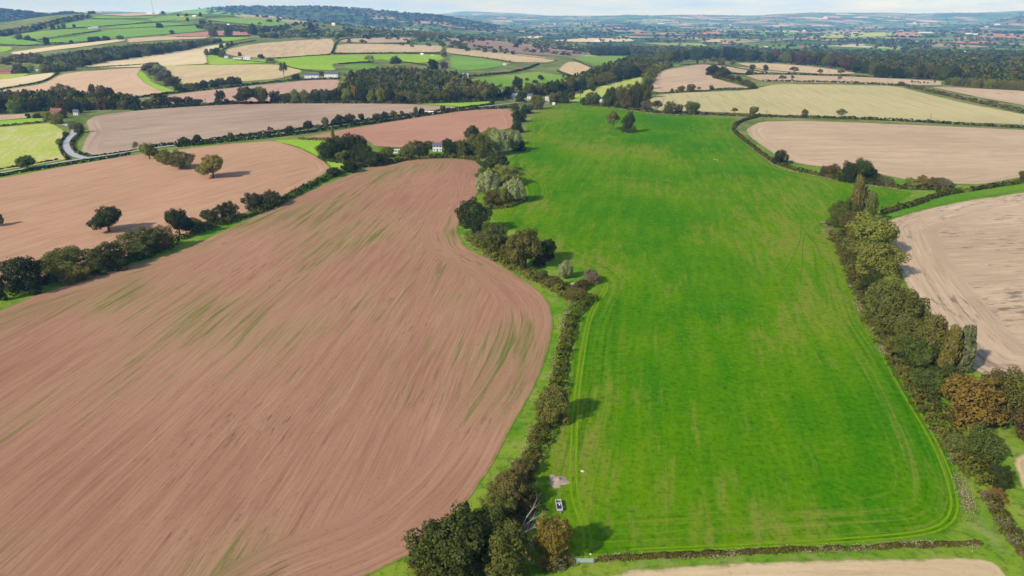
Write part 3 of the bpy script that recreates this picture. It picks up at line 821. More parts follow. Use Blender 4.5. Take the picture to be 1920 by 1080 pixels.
def lobes_for(kind, rng):
    """lobe centres and radii in a unit tree: width 1, height 1"""
    L = []
    if kind in ('oak', 'bush'):
        # a few heavy boughs, each with its own dome of smaller lobes
        nb_ = rng.integers(5, 8)
        oak = kind == 'oak'
        a0 = rng.uniform(0, 6.28)
        for b in range(nb_):
            a = a0 + b * 2.4 + rng.uniform(-.4, .4)
            k = .06 if b == 0 else rng.uniform(.16, .28)
            R = rng.uniform(.17, .27) if b else .26
            zc = (.66 if oak else .60) if b == 0 else (rng.uniform(.3, .58) if oak else rng.uniform(.24, .56))
            cx, cy = math.cos(a) * k, math.sin(a) * k
            L.append((cx, cy, zc, R * .9, R * .95))
            for i in range(13):
                d = sphere_dirs(1, rng)[0]; d[2] = d[2] * .7 + .3
                r = rng.uniform(.055, .115)
                q = rng.uniform(.8, 1.08)
                L.append((cx + d[0] * R * q, cy + d[1] * R * q, zc + d[2] * R * 1.15 * q, r, r * 1.05))
        if not oak:
            for i in range(12):
                a = rng.uniform(0, 6.28); k = rng.uniform(.2, .4); r = rng.uniform(.08, .14)
                L.append((math.cos(a) * k, math.sin(a) * k, rng.uniform(.08, .2), r, r))
        L.append((0, 0, .48 if oak else .36, .24, .26))
        zmin = .14 if oak else .0
    elif kind == 'willow':
        for i in range(26):
            a = rng.uniform(0, 6.28); k = math.sqrt(rng.uniform(0, 1)) * .38
            zt = .92 - 1.1 * k * k * 2 + rng.uniform(-.08, .04)
            r = rng.uniform(.075, .125)
            L.append((math.cos(a) * k, math.sin(a) * k, max(.28, zt - .22), r, rng.uniform(.2, .28)))
        L.append((0, 0, .45, .26, .36))
        zmin = .06
    elif kind == 'poplar':
        for i in range(10):
            z = .1 + i * .086; k = .30 * max(.15, 1 - ((z - .42) / .60) ** 2)
            L.append((rng.uniform(-.05, .05), rng.uniform(-.05, .05), z, k, .12))
        for i in range(34):
            z = rng.uniform(.12, .88); k = .30 * max(.1, 1 - ((z - .42) / .60) ** 2)
            a = rng.uniform(0, 6.28); r = rng.uniform(.08, .16) * (1.15 - z * .5)
            L.append((math.cos(a) * k, math.sin(a) * k, z, r, rng.uniform(.07, .13)))
        zmin = .02
    elif kind == 'conifer':
        for i in range(30):
            z = (i + .5) / 30 * .86 + .08; k = .34 * (1 - z) ** .8
            a = i * 2.4; r = .19 * (1.1 - z)
            L.append((math.cos(a) * k, math.sin(a) * k, z, r + .03, .07))
        zmin = .05
    else:       # thin: open crown showing its branches
        for i in range(16):
            d = sphere_dirs(1, rng)[0]; d[2] = abs(d[2]) * 1.2 - .3
            r = rng.uniform(.08, .15); k = rng.uniform(.7, 1.05)
            L.append((d[0] * .36 * k, d[1] * .36 * k, .62 + d[2] * .30 * k, r, r))
        zmin = .22
    return np.array(L), zmin


def crown_points(kind, n, rng, fill=.12):
    L, zmin = lobes_for(kind, rng)
    wgt = L[:, 3] * L[:, 4]; wgt = wgt / wgt.sum()
    C = []; N = []
    need = n
    while need > 0:
        m = int(need * 2.2) + 20
        i = rng.choice(len(L), m, p=wgt)
        d = sphere_dirs(m, rng)
        rr = np.where(rng.random(m) < .1, rng.uniform(1.05, 1.3, m), rng.uniform(.84, 1.06, m))
        isf = rng.random(m) < fill
        rr = np.where(isf, rng.uniform(.2, .85, m), rr)
        P = L[i, :3] + d * np.stack([L[i, 3], L[i, 3], L[i, 4]], 1) * rr[:, None]
        # not buried in other lobes
        D = np.sqrt(((P[:, None, :2] - L[None, :, :2]) ** 2).sum(2) / L[None, :, 3] ** 2 + (P[:, None, 2] - L[None, :, 2]) ** 2 / L[None, :, 4] ** 2)
        D[np.arange(m), i] = 9
        keep = (D.min(1) > .8) | isf
        keep &= P[:, 2] > zmin
        keep &= (np.hypot(P[:, 0], P[:, 1]) < .58) & (P[:, 2] < 1.1)
        P, d = P[keep][:need], d[keep][:need]
        C.append(P); N.append(d); need -= len(P)
    C = np.concatenate(C); N = np.concatenate(N)
    N = N + rng.normal(size=N.shape) * .36
    N[:, 2] += .25
    return C, N


def crown_mesh(name, kind, n, size, seed):
    rng = np.random.default_rng(seed)
    C, N = crown_points(kind, n, rng)
    if kind == 'willow':
        V, Q = leaf_quads(C, N, size, rng)
        Vq = V.reshape(-1, 4, 3); cen = Vq.mean(1, keepdims=True)
        Vq = cen + (Vq - cen) * np.array([.75, .75, 1.6]); V = Vq.reshape(-1, 3)
    else:
        V, Q = leaf_quads(C, N, size, rng)
    me = np_mesh(name, V, Q, [M_LEAF])
    # patches of similar sprays: mix of per-leaf and per-cluster randomness
    ph = rng.uniform(0, 6, 3)
    cl = .5 + .5 * np.sin(C[:, 0] * 17 + ph[0]) * np.sin(C[:, 1] * 19 + ph[1]) * np.sin(C[:, 2] * 15 + ph[2])
    s1 = np.clip(.55 * cl + .45 * rng.random(len(C)), 0, 1)
    s2 = np.clip(.5 * (1 - cl) + .5 * rng.random(len(C)), 0, 1)
    add_attr(me, 'shade', np.repeat(s1, 4)); add_attr(me, 'shade2', np.repeat(s2, 4))
    return me


def trunk_mesh(name, seed, top=.62, spread=.26, r=.028, limbs=6, mat=None, twigs=0):
    rng = random.Random(seed)
    mb = MB()
    lean = (rng.uniform(-.03, .03), rng.uniform(-.03, .03))
    mb.tube([(0, 0, -.03), (lean[0] * .3, lean[1] * .3, top * .3), (lean[0], lean[1], top)], [r * 1.35, r, r * .35], 7)
    for i in range(limbs):
        a = i * 6.283 / limbs + rng.uniform(-.4, .4); z0 = top * rng.uniform(.3, .75)
        s = spread * rng.uniform(.7, 1.1)
        e = (math.cos(a) * s, math.sin(a) * s, min(.9, z0 + rng.uniform(.18, .38)))
        mid = (e[0] * .5, e[1] * .5, z0 + (e[2] - z0) * .35)
        mb.tube([(lean[0] * z0 / top, lean[1] * z0 / top, z0), mid, e], [r * .6, r * .4, r * .12], 5)
        for k in range(twigs):
            b = a + rng.uniform(-1, 1); l = rng.uniform(.08, .16)
            e2 = (mid[0] + math.cos(b) * l, mid[1] + math.sin(b) * l, mid[2] + rng.uniform(.1, .25))
            mb.tube([mid, e2], [r * .25, r * .06], 4)
    return mb.mesh(name, mat or M_BARK)


PROTO = {}
for k_, cnt, n_, sz in (('oak', 4, 7500, .031), ('bush', 5, 8200, .030), ('willow', 2, 6000, .032), ('poplar', 2, 4200, .05), ('conifer', 1, 2200, .05), ('thin', 3, 2400, .038)):
    for j in range(cnt):
        cm = crown_mesh('crown', k_, n_, sz, 100 + len(PROTO) * 7)
        if k_ in ('thin',):
            tm = trunk_mesh('trunk', 50 + len(PROTO), .7, .34, .02, 8, twigs=4)
        elif k_ == 'poplar':
            tm = trunk_mesh('trunk', 50 + len(PROTO), .85, .12, .03, 3)
        elif k_ == 'bush':
            tm = trunk_mesh('trunk', 50 + len(PROTO), .5, .25, .02, 4)
        else:
            tm = trunk_mesh('trunk', 50 + len(PROTO), .6, .28, .028, 6)
        PROTO[(k_, j)] = (cm, tm)
PROTO[('bare', 0)] = (None, trunk_mesh('trunk', 5, .8, .4, .02, 10, M_DEAD, twigs=5))
NVAR = {'oak': 4, 'bush': 5, 'willow': 2, 'poplar': 2, 'conifer': 1, 'thin': 3, 'bare': 1}

TINT = {
    'dark': ((.050, .064, .010), 'dark green'), 'green': ((.084, .104, .013), 'mid green'), 'olive': ((.128, .124, .018), 'olive green'),
    'yg': ((.18, .18, .018), 'yellow green'), 'lime': ((.20, .26, .02), 'lime green'), 'gold': ((.20, .135, .012), 'golden'),
    'bronze': ((.108, .086, .018), 'bronze'), 'sage': ((.16, .165, .06), 'sage green'), 'russet': ((.105, .064, .026), 'russet'), 'silver': ((.23, .27, .085), 'silvery'),
    'grey': ((.15, .130, .065), 'grey brown'), 'deep': ((.036, .047, .009), 'blackish green'), 'straw': ((.42, .33, .18), 'straw'), 'twig': ((.145, .115, .055), 'twiggy brown'),
}
KNAME = {'oak': ('oak_tree', 'round tree', 'tree'), 'bush': ('bushy_tree', 'bushy tree', 'tree'), 'willow': ('willow_tree', 'willow', 'tree'), 'poplar': ('poplar_tree', 'poplar', 'tree'),
         'conifer': ('conifer_tree', 'conifer', 'tree'), 'thin': ('thin_tree', 'open tree', 'tree'), 'bare': ('bare_tree', 'leafless tree', 'tree'), 'shrub': ('hedge_shrub', 'shrub', 'shrub')}
TREES = []     # footprint list, used to keep the wood mass clear of single trees
trng = random.Random(11)


def plant(kind, base, wid, hei, tint, label, group=None, name=None, parts=True, lean=0.0):
    mk = 'bush' if kind == 'shrub' else kind
    v = trng.randrange(NVAR[mk])
    cm, tm = PROTO[(mk, v)]
    e = bpy.data.objects.new(name or KNAME[kind][0], None)
    e.empty_display_size = .5
    link(e)
    e.location = base
    e.rotation_euler = (lean * .5, lean, trng.uniform(0, 6.28))
    tag(e, label, KNAME[kind][2], group)
    c = TINT[tint][0]
    j = trng.uniform(.85, 1.15); g_ = trng.uniform(.93, 1.07)
    wy = wid * trng.uniform(.9, 1.1)
    if cm is not None:
        co = bpy.data.objects.new('crown', cm); link(co, e); co.scale = (wid, wy, hei)
        co.color = (c[0] * j / g_, c[1] * j * g_, c[2] * j, 1)
    to = bpy.data.objects.new('trunk', tm); link(to, e); to.scale = (wid, wy, hei)
    TREES.append((base[0], base[1], wid * .5))
    return e


def tree_px(x, y, wp, hp, kind, tint, label, group=None, **kw):
    """x,y: foot of the visible crown or trunk; wp,hp: size seen in the photograph -> metres at that distance"""
    q, m = at(x, y)
    wid = wp * m / F
    dep = math.atan2(CAMZ - q[2], math.hypot(q[0], q[1]))
    lowcrown = kind in ('bush', 'shrub', 'willow', 'poplar')
    if lowcrown:       # the visible foot is the front of the crown
        dirx, diry = q[0], q[1]; L = math.hypot(dirx, diry)
        q = np.array([q[0] + dirx / L * wid * .34, q[1] + diry / L * wid * .34, 0]); q[2] = H(q[0], q[1])
        hei = 1.16 * (hp * m / F - wid * .5 * math.sin(dep)) / math.cos(dep)
    else:
        hei = 1.08 * (hp * m / F - wid * .08 * math.sin(dep)) / math.cos(dep)
    hei = max(hei, wid * (.5 if lowcrown else .62), 1.2)
    return plant(kind, (float(q[0]), float(q[1]), float(q[2]) - .1), wid * 1.1, hei, tint, label, group, **kw)


ORD = ['first', 'second', 'third', 'fourth', 'fifth', 'sixth', 'seventh', 'eighth', 'ninth', 'tenth', 'eleventh', 'twelfth', 'thirteenth', 'fourteenth', 'fifteenth', 'sixteenth', 'seventeenth', 'eighteenth', 'nineteenth', 'twentieth',
       'twenty-first', 'twenty-second', 'twenty-third', 'twenty-fourth', 'twenty-fifth', 'twenty-sixth', 'twenty-seventh', 'twenty-eighth', 'twenty-ninth', 'thirtieth', 'thirty-first', 'thirty-second']


def row(where, group, items, frm='from left'):
    items = sorted(items, key=lambda t: t[0])
    n = len(items)
    for i, (x, y, wp, hp, kind, tint) in enumerate(items):
        o = 'leftmost' if i == 0 else ('rightmost' if i == n - 1 else ORD[i] + ' ' + frm)
        tree_px(x, y, wp, hp, kind, tint, '%s %s, %s %s' % (TINT[tint][1], KNAME[kind][1], o, where), group)


# ------------------------------------------------------------------ trees that stand out singly
for a in [
    (52, 316, 36, 25, 'oak', 'green', 'round oak standing by the lane at the edge of the striped lime field'),
    (281, 299, 36, 30, 'oak', 'yg', 'sunlit oak at the lane corner, first of four in the salmon field'),
    (311, 308, 30, 26, 'oak', 'yg', 'smaller green oak between two larger ones at the top of the salmon field'),
    (339, 316, 48, 32, 'oak', 'olive', 'broad oak with a dark shadow, third of four in the salmon field'),
    (400, 333, 56, 40, 'oak', 'yg', 'big sunlit oak with a long shadow alone in the salmon field'),
    (205, 435, 62, 45, 'oak', 'deep', 'dark dome shaped oak alone in the lower salmon field'),
    (1149, 244, 32, 33, 'thin', 'olive', 'olive ragged tree, left of the pair inside the crop field'),
    (1178, 250, 24, 38, 'bush', 'dark', 'upright ivy clad tree, right of the pair inside the crop field'),
    (-4, 424, 22, 26, 'oak', 'dark', 'tree cut by the left edge beside the salmon field'),
    (4, 566, 22, 52, 'bush', 'deep', 'dark bush cut by the left edge at the end of the hedge clump'),
    (625, 269, 9, 28, 'poplar', 'yg', 'slim yellow poplar behind the dark copse by the pink field'),
    (1036, 805, 68, 78, 'bush', 'olive', 'round olive bush alone midway along the middle hedge'),
    (1028, 488, 32, 40, 'bush', 'deep', 'very dark upright bush behind the largest hedgerow oak by the crop field'),
    (985, 502, 80, 74, 'oak', 'olive', 'largest olive oak in the hedgerow between the ploughed and crop fields'),
    (888, 437, 60, 60, 'oak', 'deep', 'dark oak at the inner corner of the ploughed field'),
    (926, 470, 56, 52, 'bush', 'green', 'dense green tree between the corner oak and the largest oak'),
    (1060, 526, 32, 36, 'willow', 'silver', 'pale willow bush in the scrub where the middle hedge widens'),
    (1110, 534, 32, 30, 'bush', 'grey', 'grey round bush at the crop field end of the widening scrub'),
    (1015, 530, 30, 26, 'shrub', 'olive', 'low olive shrub left of the pale willow bush'),
    (1042, 545, 36, 26, 'shrub', 'bronze', 'bronze shrub in front of the pale willow bush'),
    (1078, 566, 44, 28, 'shrub', 'olive', 'low spreading shrub at the head of the middle hedge'),
    (1012, 500, 26, 24, 'shrub', 'russet', 'reddish shrub at the foot of the largest hedgerow oak'),
    (1090, 545, 30, 22, 'shrub', 'bronze', 'dull bronze shrub left of the grey round bush'),
    (905, 458, 26, 24, 'shrub', 'grey', 'greyish scrub at the foot of the corner oak'),
    (950, 480, 26, 22, 'shrub', 'olive', 'olive scrub before the largest hedgerow oak'),
    # silver willow group
    (912, 352, 46, 36, 'bush', 'green', 'green tree at the back left of the silver willow group'),
    (950, 352, 66, 42, 'bush', 'yg', 'broad yellow green tree at the back of the silver willow group'),
    (914, 374, 54, 54, 'willow', 'silver', 'large pale silver willow on the left of its group'),
    (963, 384, 54, 48, 'willow', 'silver', 'pale silver willow on the right of its group by the crop field'),
    (924, 388, 40, 32, 'bush', 'olive', 'round olive bush in front of the silver willows'),
    (942, 386, 34, 32, 'willow', 'yg', 'small dull willow between the two silver willows'),
    (928, 324, 52, 38, 'oak', 'dark', 'dark oak just behind the silver willow group'),
    (945, 322, 26, 26, 'thin', 'grey', 'half bare tree right of the dark oak behind the willows'),
    # right hand row
    (1598, 424, 30, 84, 'poplar', 'olive', 'tallest poplar at the head of the right hand tree row'),
    (1613, 422, 34, 64, 'poplar', 'sage', 'sage green poplar beside the tallest poplar at the head of the row'),
    (1627, 424, 29, 58, 'poplar', 'olive', 'olive poplar nearest the grass strip at the head of the row'),
    (1574, 430, 46, 54, 'bush', 'green', 'dense green tree left of the tallest poplar'),
    (1592, 446, 40, 50, 'bush', 'olive', 'olive tree at the foot of the tallest poplar'),
    (1625, 482, 92, 82, 'bush', 'yg', 'first large oak below the poplars in the right hand row'),
    (1642, 530, 90, 82, 'bush', 'yg', 'second large oak below the poplars with a yellowing top'),
    (1632, 562, 56, 56, 'bush', 'dark', 'dark tree tucked under the second large oak of the row'),
    (1652, 612, 74, 84, 'bush', 'olive', 'third large oak below the poplars, casting a dark shadow'),
    (1682, 632, 74, 88, 'bush', 'olive', 'fourth large oak of the row, beside the yellow green tree'),
    (1716, 626, 44, 62, 'willow', 'yg', 'slim yellow green tree behind the fourth large oak of the row'),
    (1712, 694, 62, 64, 'bush', 'green', 'green tree below the fourth large oak in the row'),
    (1738, 690, 80, 98, 'bush', 'olive', 'tall olive oak left of the two slim poplars'),
    (1771, 708, 40, 90, 'poplar', 'olive', 'left one of the two slim poplars near the stubble'),
    (1796, 704, 44, 88, 'poplar', 'sage', 'right paler one of the two slim poplars near the stubble'),
    (1742, 752, 66, 62, 'bush', 'green', 'mid green bushes at the foot of the slim poplars'),
    (1790, 748, 54, 56, 'bush', 'olive', 'olive bush right of the poplar feet'),
    (1816, 808, 104, 102, 'bush', 'gold', 'golden oak, the brightest tree of the right hand row'),
    (1888, 800, 96, 104, 'bush', 'olive', 'big olive oak at the right edge behind the golden oak'),
    (1926, 830, 60, 84, 'bush', 'bronze', 'bronze oak cut by the right edge'),
    (1832, 872, 72, 72, 'bush', 'green', 'dark green bush below the golden oak'),
    (1872, 918, 48, 46, 'bush', 'dark', 'dark round bush near the corner of the buff field at the right'),
    (1868, 942, 36, 26, 'shrub', 'gold', 'small bright yellow shrub in the brown hedge at lower right'),
    (1604, 478, 56, 58, 'bush', 'olive', 'olive tree on the crop side of the first large oak'),
    (1664, 584, 62, 68, 'bush', 'yg', 'yellow green tree above the third large oak on the stubble side'),
    (1698, 664, 62, 72, 'bush', 'olive', 'olive tree between the fourth large oak and the slim poplars'),
    (1762, 742, 60, 62, 'bush', 'dark', 'dark tree on the crop side below the slim poplars'),
    (1852, 776, 74, 84, 'bush', 'bronze', 'bronze tree between the golden oak and the edge oak'),
    (1790, 858, 52, 46, 'bush', 'olive', 'olive bush on the crop side below the golden oak'),
    # bottom clump
    (845, 1098, 150, 126, 'bush', 'dark', 'largest dark tree of the clump at the bottom'),
    (905, 1045, 96, 84, 'bush', 'green', 'tree at the back of the bottom clump beside the verge'),
    (952, 1104, 94, 112, 'bush', 'olive', 'olive tree at the bottom edge between the dark tree and golden tree'),
    (1030, 1068, 84, 96, 'bush', 'gold', 'golden conical tree beside the field gate at the bottom'),
    (958, 962, 86, 76, 'bush', 'bronze', 'bronze tree at the lower end of the middle hedge'),
    (930, 990, 62, 62, 'bush', 'olive', 'olive tree below the bronze tree of the middle hedge'),
    (876, 982, 24, 40, 'conifer', 'dark', 'small pointed conifer at the edge of the bottom clump'),
    (800, 1090, 60, 70, 'bush', 'yg', 'yellow green tree on the left flank of the bottom clump'),
    (978, 900, 40, 40, 'shrub', 'bronze', 'bronze shrub above the bronze tree in the middle hedge'),
    # field oaks and singles further off
    (1014, 151, 13, 10, 'oak', 'dark', 'small oak alone on the rough pasture right of the wood'),
    (970, 172, 22, 27, 'bush', 'deep', 'very dark round tree at the edge of the rough pasture'),
    (1112, 172, 10, 10, 'oak', 'dark', 'small dark oak alone on the pale lime slope'),
    (742, 123, 20, 17, 'oak', 'dark', 'dark oak in the paddock hedge behind the central wood'),
    (812, 131, 22, 19, 'bush', 'deep', 'dark round tree left of the upright hedge tree'),
    (833, 129, 15, 14, 'bush', 'grey', 'grey tree at the foot of the upright hedge tree'),
    (832, 107, 13, 15, 'bush', 'yg', 'upright yellow green tree in the brown hedge of the central tan field'),
    (829, 89, 15, 10, 'oak', 'olive', 'flat olive tree above the upright hedge tree'),
    (693, 119, 22, 14, 'thin', 'silver', 'pale open tree in the lime pasture behind the wood'),
    (533, 147, 20, 28, 'thin', 'grey', 'tall grey tree left of the white cottages'),
    (555, 149, 16, 10, 'bush', 'dark', 'dark bush between the tall grey tree and the white cottages'),
    (603, 142, 9, 9, 'bush', 'green', 'bush standing between the two white cottages'),
    (490, 112, 12, 10, 'oak', 'dark', 'small dark oak at the corner of the lime paddock'),
    (506, 116, 14, 8, 'shrub', 'olive', 'olive shrubs right of the small dark oak by the lime paddock'),
    (386, 198, 6, 16, 'bare', 'grey', 'leafless dead tree in the gap of the wood row'),
    (988, 152, 7, 6, 'shrub', 'bronze', 'small brown bush on the rough pasture left of the lone oak'),
    (1003, 157, 12, 7, 'shrub', 'dark', 'pair of dark bushes low on the rough pasture'),
    (1056, 146, 5, 9, 'shrub', 'bronze', 'brown bush high on the rough pasture'),
]:
    tree_px(*a)

# ------------------------------------------------------------------ rows of trees
row('in the clump along the lower left hedge', 'trees along the lower left hedge', [
    (52, 552, 76, 76, 'bush', 'deep'), (122, 522, 92, 56, 'bush', 'olive'), (140, 532, 60, 40, 'bush', 'yg'), (205, 512, 78, 58, 'bush', 'dark'), (262, 486, 76, 56, 'bush', 'green'), (303, 472, 50, 50, 'bush', 'olive'),
    (338, 442, 52, 50, 'oak', 'deep'), (366, 432, 40, 24, 'bush', 'olive'), (399, 422, 36, 30, 'bush', 'dark'), (431, 413, 36, 36, 'bush', 'dark'), (478, 395, 40, 34, 'bush', 'deep'), (508, 390, 34, 32, 'bush', 'dark'),
    (626, 331, 30, 18, 'oak', 'dark'), (658, 323, 32, 19, 'oak', 'deep')])
row('in the copse and garden around the white house', 'trees around the white house', [
    (618, 302, 44, 40, 'bush', 'deep'), (640, 298, 44, 42, 'bush', 'dark'), (664, 298, 52, 46, 'bush', 'deep'), (646, 304, 32, 22, 'bush', 'olive'), (678, 306, 46, 36, 'bush', 'dark'), (696, 313, 46, 30, 'bush', 'dark'), (718, 308, 34, 26, 'bush', 'olive'),
    (728, 296, 28, 20, 'bush', 'olive'), (758, 298, 28, 18, 'bush', 'olive'), (770, 297, 34, 30, 'bush', 'olive'), (790, 296, 34, 32, 'bush', 'dark'), (806, 280, 26, 16, 'bush', 'green'), (838, 276, 22, 16, 'bush', 'dark'), (846, 293, 28, 28, 'bush', 'deep'),
    (868, 293, 26, 30, 'bush', 'olive'), (886, 262, 30, 26, 'bush', 'dark'), (886, 290, 36, 36, 'bush', 'olive'), (908, 296, 40, 44, 'bush', 'olive'), (922, 272, 40, 32, 'bush', 'yg'), (936, 292, 46, 50, 'willow', 'silver'), (952, 274, 44, 32, 'willow', 'yg'), (962, 286, 40, 42, 'willow', 'silver'), (975, 284, 22, 20, 'bush', 'dark')])
row('of the trees above the lane hedge', 'trees along the lane hedge', [
    (256, 286, 13, 20, 'thin', 'silver'), (346, 272, 20, 15, 'oak', 'dark'), (370, 271, 18, 18, 'oak', 'dark'), (433, 264, 15, 15, 'oak', 'green'), (507, 252, 14, 14, 'thin', 'grey'), (543, 251, 21, 15, 'bush', 'deep'), (579, 243, 20, 17, 'oak', 'deep'), (611, 238, 16, 18, 'oak', 'olive'),
    (625, 235, 11, 11, 'bush', 'dark'), (637, 234, 20, 19, 'oak', 'deep'), (655, 231, 21, 17, 'oak', 'deep'), (678, 228, 12, 15, 'oak', 'dark'), (706, 225, 18, 12, 'bush', 'dark'), (722, 223, 15, 14, 'oak', 'deep'), (738, 221, 15, 14, 'oak', 'olive'), (754, 219, 11, 11, 'oak', 'bronze'),
    (780, 216, 10, 16, 'oak', 'grey'), (791, 215, 11, 12, 'oak', 'deep'), (830, 210, 13, 12, 'oak', 'green'), (839, 209, 7, 7, 'bush', 'bronze'), (923, 197, 10, 13, 'bush', 'dark')])
row('along the front of the left wood', 'front trees of the left wood', [
    (6, 213, 34, 30, 'bush', 'deep'), (28, 213, 24, 24, 'bush', 'lime'), (44, 208, 26, 24, 'bush', 'olive'), (62, 210, 26, 24, 'bush', 'dark'), (82, 209, 26, 26, 'bush', 'deep'), (103, 208, 26, 24, 'bush', 'dark'), (122, 210, 24, 26, 'bush', 'bronze'), (140, 214, 26, 24, 'bush', 'deep'),
    (158, 208, 26, 24, 'bush', 'green'), (176, 206, 24, 22, 'bush', 'yg'), (195, 206, 24, 22, 'bush', 'bronze'), (213, 206, 24, 20, 'bush', 'dark'), (234, 206, 26, 18, 'bush', 'olive')])
row('of the tall trees behind the left wood', 'tall back trees of the left wood', [
    (20, 190, 30, 18, 'oak', 'bronze'), (36, 194, 26, 18, 'oak', 'gold'), (66, 192, 26, 18, 'oak', 'grey'), (92, 190, 28, 20, 'oak', 'dark'), (122, 188, 38, 28, 'oak', 'olive'), (158, 190, 12, 14, 'oak', 'russet'), (176, 186, 14, 26, 'thin', 'dark'), (192, 190, 26, 28, 'oak', 'bronze'), (206, 192, 24, 26, 'oak', 'deep'), (228, 194, 26, 18, 'bush', 'olive')])
row('of the bushes at the lane bend', 'bushes at the lane bend', [
    (54, 222, 9, 9, 'bush', 'dark'), (71, 222, 18, 10, 'bush', 'russet'), (91, 226, 20, 16, 'bush', 'lime'), (108, 233, 24, 20, 'bush', 'yg'), (120, 222, 16, 14, 'bush', 'russet'), (136, 244, 14, 14, 'bush', 'yg'), (150, 250, 18, 19, 'bush', 'olive'), (123, 256, 9, 9, 'bush', 'olive'), (112, 272, 12, 12, 'bush', 'yg')])
row('in the wood row above the mauve field', 'wood row above the mauve field', [
    (252, 206, 28, 26, 'bush', 'dark'), (279, 203, 22, 16, 'bush', 'olive'), (307, 202, 36, 26, 'bush', 'deep'), (334, 200, 20, 18, 'bush', 'dark'), (354, 199, 20, 17, 'bush', 'deep'), (371, 198, 20, 12, 'bush', 'dark'), (413, 197, 22, 26, 'bush', 'deep'), (426, 195, 10, 10, 'bush', 'dark'), (436, 195, 14, 7, 'bush', 'bronze'),
    (462, 195, 42, 30, 'oak', 'dark'), (490, 194, 38, 30, 'oak', 'olive'), (517, 193, 24, 22, 'bush', 'deep'), (536, 193, 24, 18, 'bush', 'dark'), (555, 193, 22, 24, 'bush', 'yg'), (573, 193, 24, 23, 'bush', 'yg'), (592, 193, 22, 24, 'bush', 'deep'), (612, 193, 26, 25, 'bush', 'deep'), (632, 193, 24, 26, 'bush', 'deep')])
row('along the front of the central wood', 'front trees of the central wood', [
    (650, 193, 22, 26, 'bush', 'yg'), (665, 192, 15, 28, 'willow', 'gold'), (683, 193, 24, 28, 'bush', 'deep'), (697, 194, 17, 24, 'bush', 'yg'), (714, 194, 20, 26, 'bush', 'yg'), (732, 194, 22, 26, 'bush', 'deep'), (753, 190, 12, 18, 'willow', 'gold'), (752, 195, 20, 16, 'bush', 'deep'), (770, 194, 24, 22, 'bush', 'olive'), (787, 194, 22, 16, 'bush', 'olive'),
    (803, 194, 22, 18, 'bush', 'bronze'), (820, 193, 20, 18, 'bush', 'olive'), (838, 193, 28, 26, 'bush', 'bronze'), (856, 192, 18, 24, 'bush', 'dark'), (872, 191, 22, 24, 'bush', 'olive'), (890, 190, 22, 22, 'bush', 'olive'), (908, 189, 20, 20, 'bush', 'yg'), (925, 188, 22, 24, 'bush', 'deep'), (940, 187, 22, 24, 'thin', 'silver'), (951, 187, 20, 24, 'bush', 'deep')])
row('at the head of the crop field', 'trees at the head of the crop field', [
    (973, 230, 28, 22, 'bush', 'deep'), (970, 250, 22, 24, 'bush', 'dark'), (966, 208, 18, 14, 'bush', 'bronze'), (986, 214, 24, 18, 'bush', 'dark'), (1008, 206, 26, 26, 'bush', 'olive'), (977, 193, 22, 20, 'bush', 'dark'), (1004, 192, 22, 14, 'bush', 'olive'), (1035, 195, 15, 20, 'bush', 'olive'), (1048, 194, 16, 22, 'bush', 'olive'), (1060, 194, 18, 24, 'bush', 'dark'),
    (1073, 186, 12, 14, 'bush', 'bronze'), (1088, 184, 12, 16, 'thin', 'bronze'), (1093, 196, 12, 13, 'bush', 'dark'), (1112, 198, 32, 24, 'bush', 'green')])
row('in the tall dark clump above the crop field', 'tall clump above the crop field', [
    (1144, 202, 28, 36, 'bush', 'dark'), (1160, 202, 28, 40, 'bush', 'olive'), (1178, 203, 28, 42, 'bush', 'bronze'), (1192, 203, 30, 46, 'bush', 'dark'), (1206, 196, 24, 38, 'bush', 'olive'), (1213, 184, 18, 34, 'bush', 'dark'), (1212, 168, 14, 30, 'bush', 'yg'), (1217, 152, 12, 24, 'bush', 'olive')])
row('in the hedge above the crop field', 'trees in the hedge above the crop field', [
    (1212, 206, 22, 16, 'bush', 'grey'), (1232, 211, 24, 22, 'thin', 'bronze'), (1243, 196, 12, 16, 'bare', 'grey'), (1254, 214, 22, 23, 'bush', 'green'), (1272, 211, 15, 15, 'bush', 'bronze'), (1296, 214, 30, 23, 'bush', 'green'), (1376, 215, 15, 13, 'thin', 'olive'), (1413, 216, 19, 16, 'oak', 'olive'), (1508, 219, 13, 14, 'bush', 'green'), (1577, 221, 25, 16, 'thin', 'olive')])
row('in the hedge below the broad tan field', 'trees in the hedge below the broad tan field', [
    (1461, 309, 28, 28, 'bush', 'deep'), (1545, 331, 22, 20, 'bush', 'russet'), (1560, 333, 26, 26, 'bush', 'bronze'), (1590, 344, 34, 40, 'bush', 'deep'), (1612, 345, 40, 46, 'bush', 'dark'), (1632, 344, 30, 30, 'bush', 'dark'), (1650, 346, 18, 18, 'bush', 'olive'), (1666, 350, 18, 18, 'bush', 'grey'), (1706, 355, 28, 22, 'bush', 'yg'), (1728, 355, 28, 26, 'bush', 'gold'), (1748, 352, 26, 20, 'bush', 'olive'), (1768, 356, 36, 22, 'bush', 'grey'), (1920, 340, 20, 22, 'bush', 'bronze')])
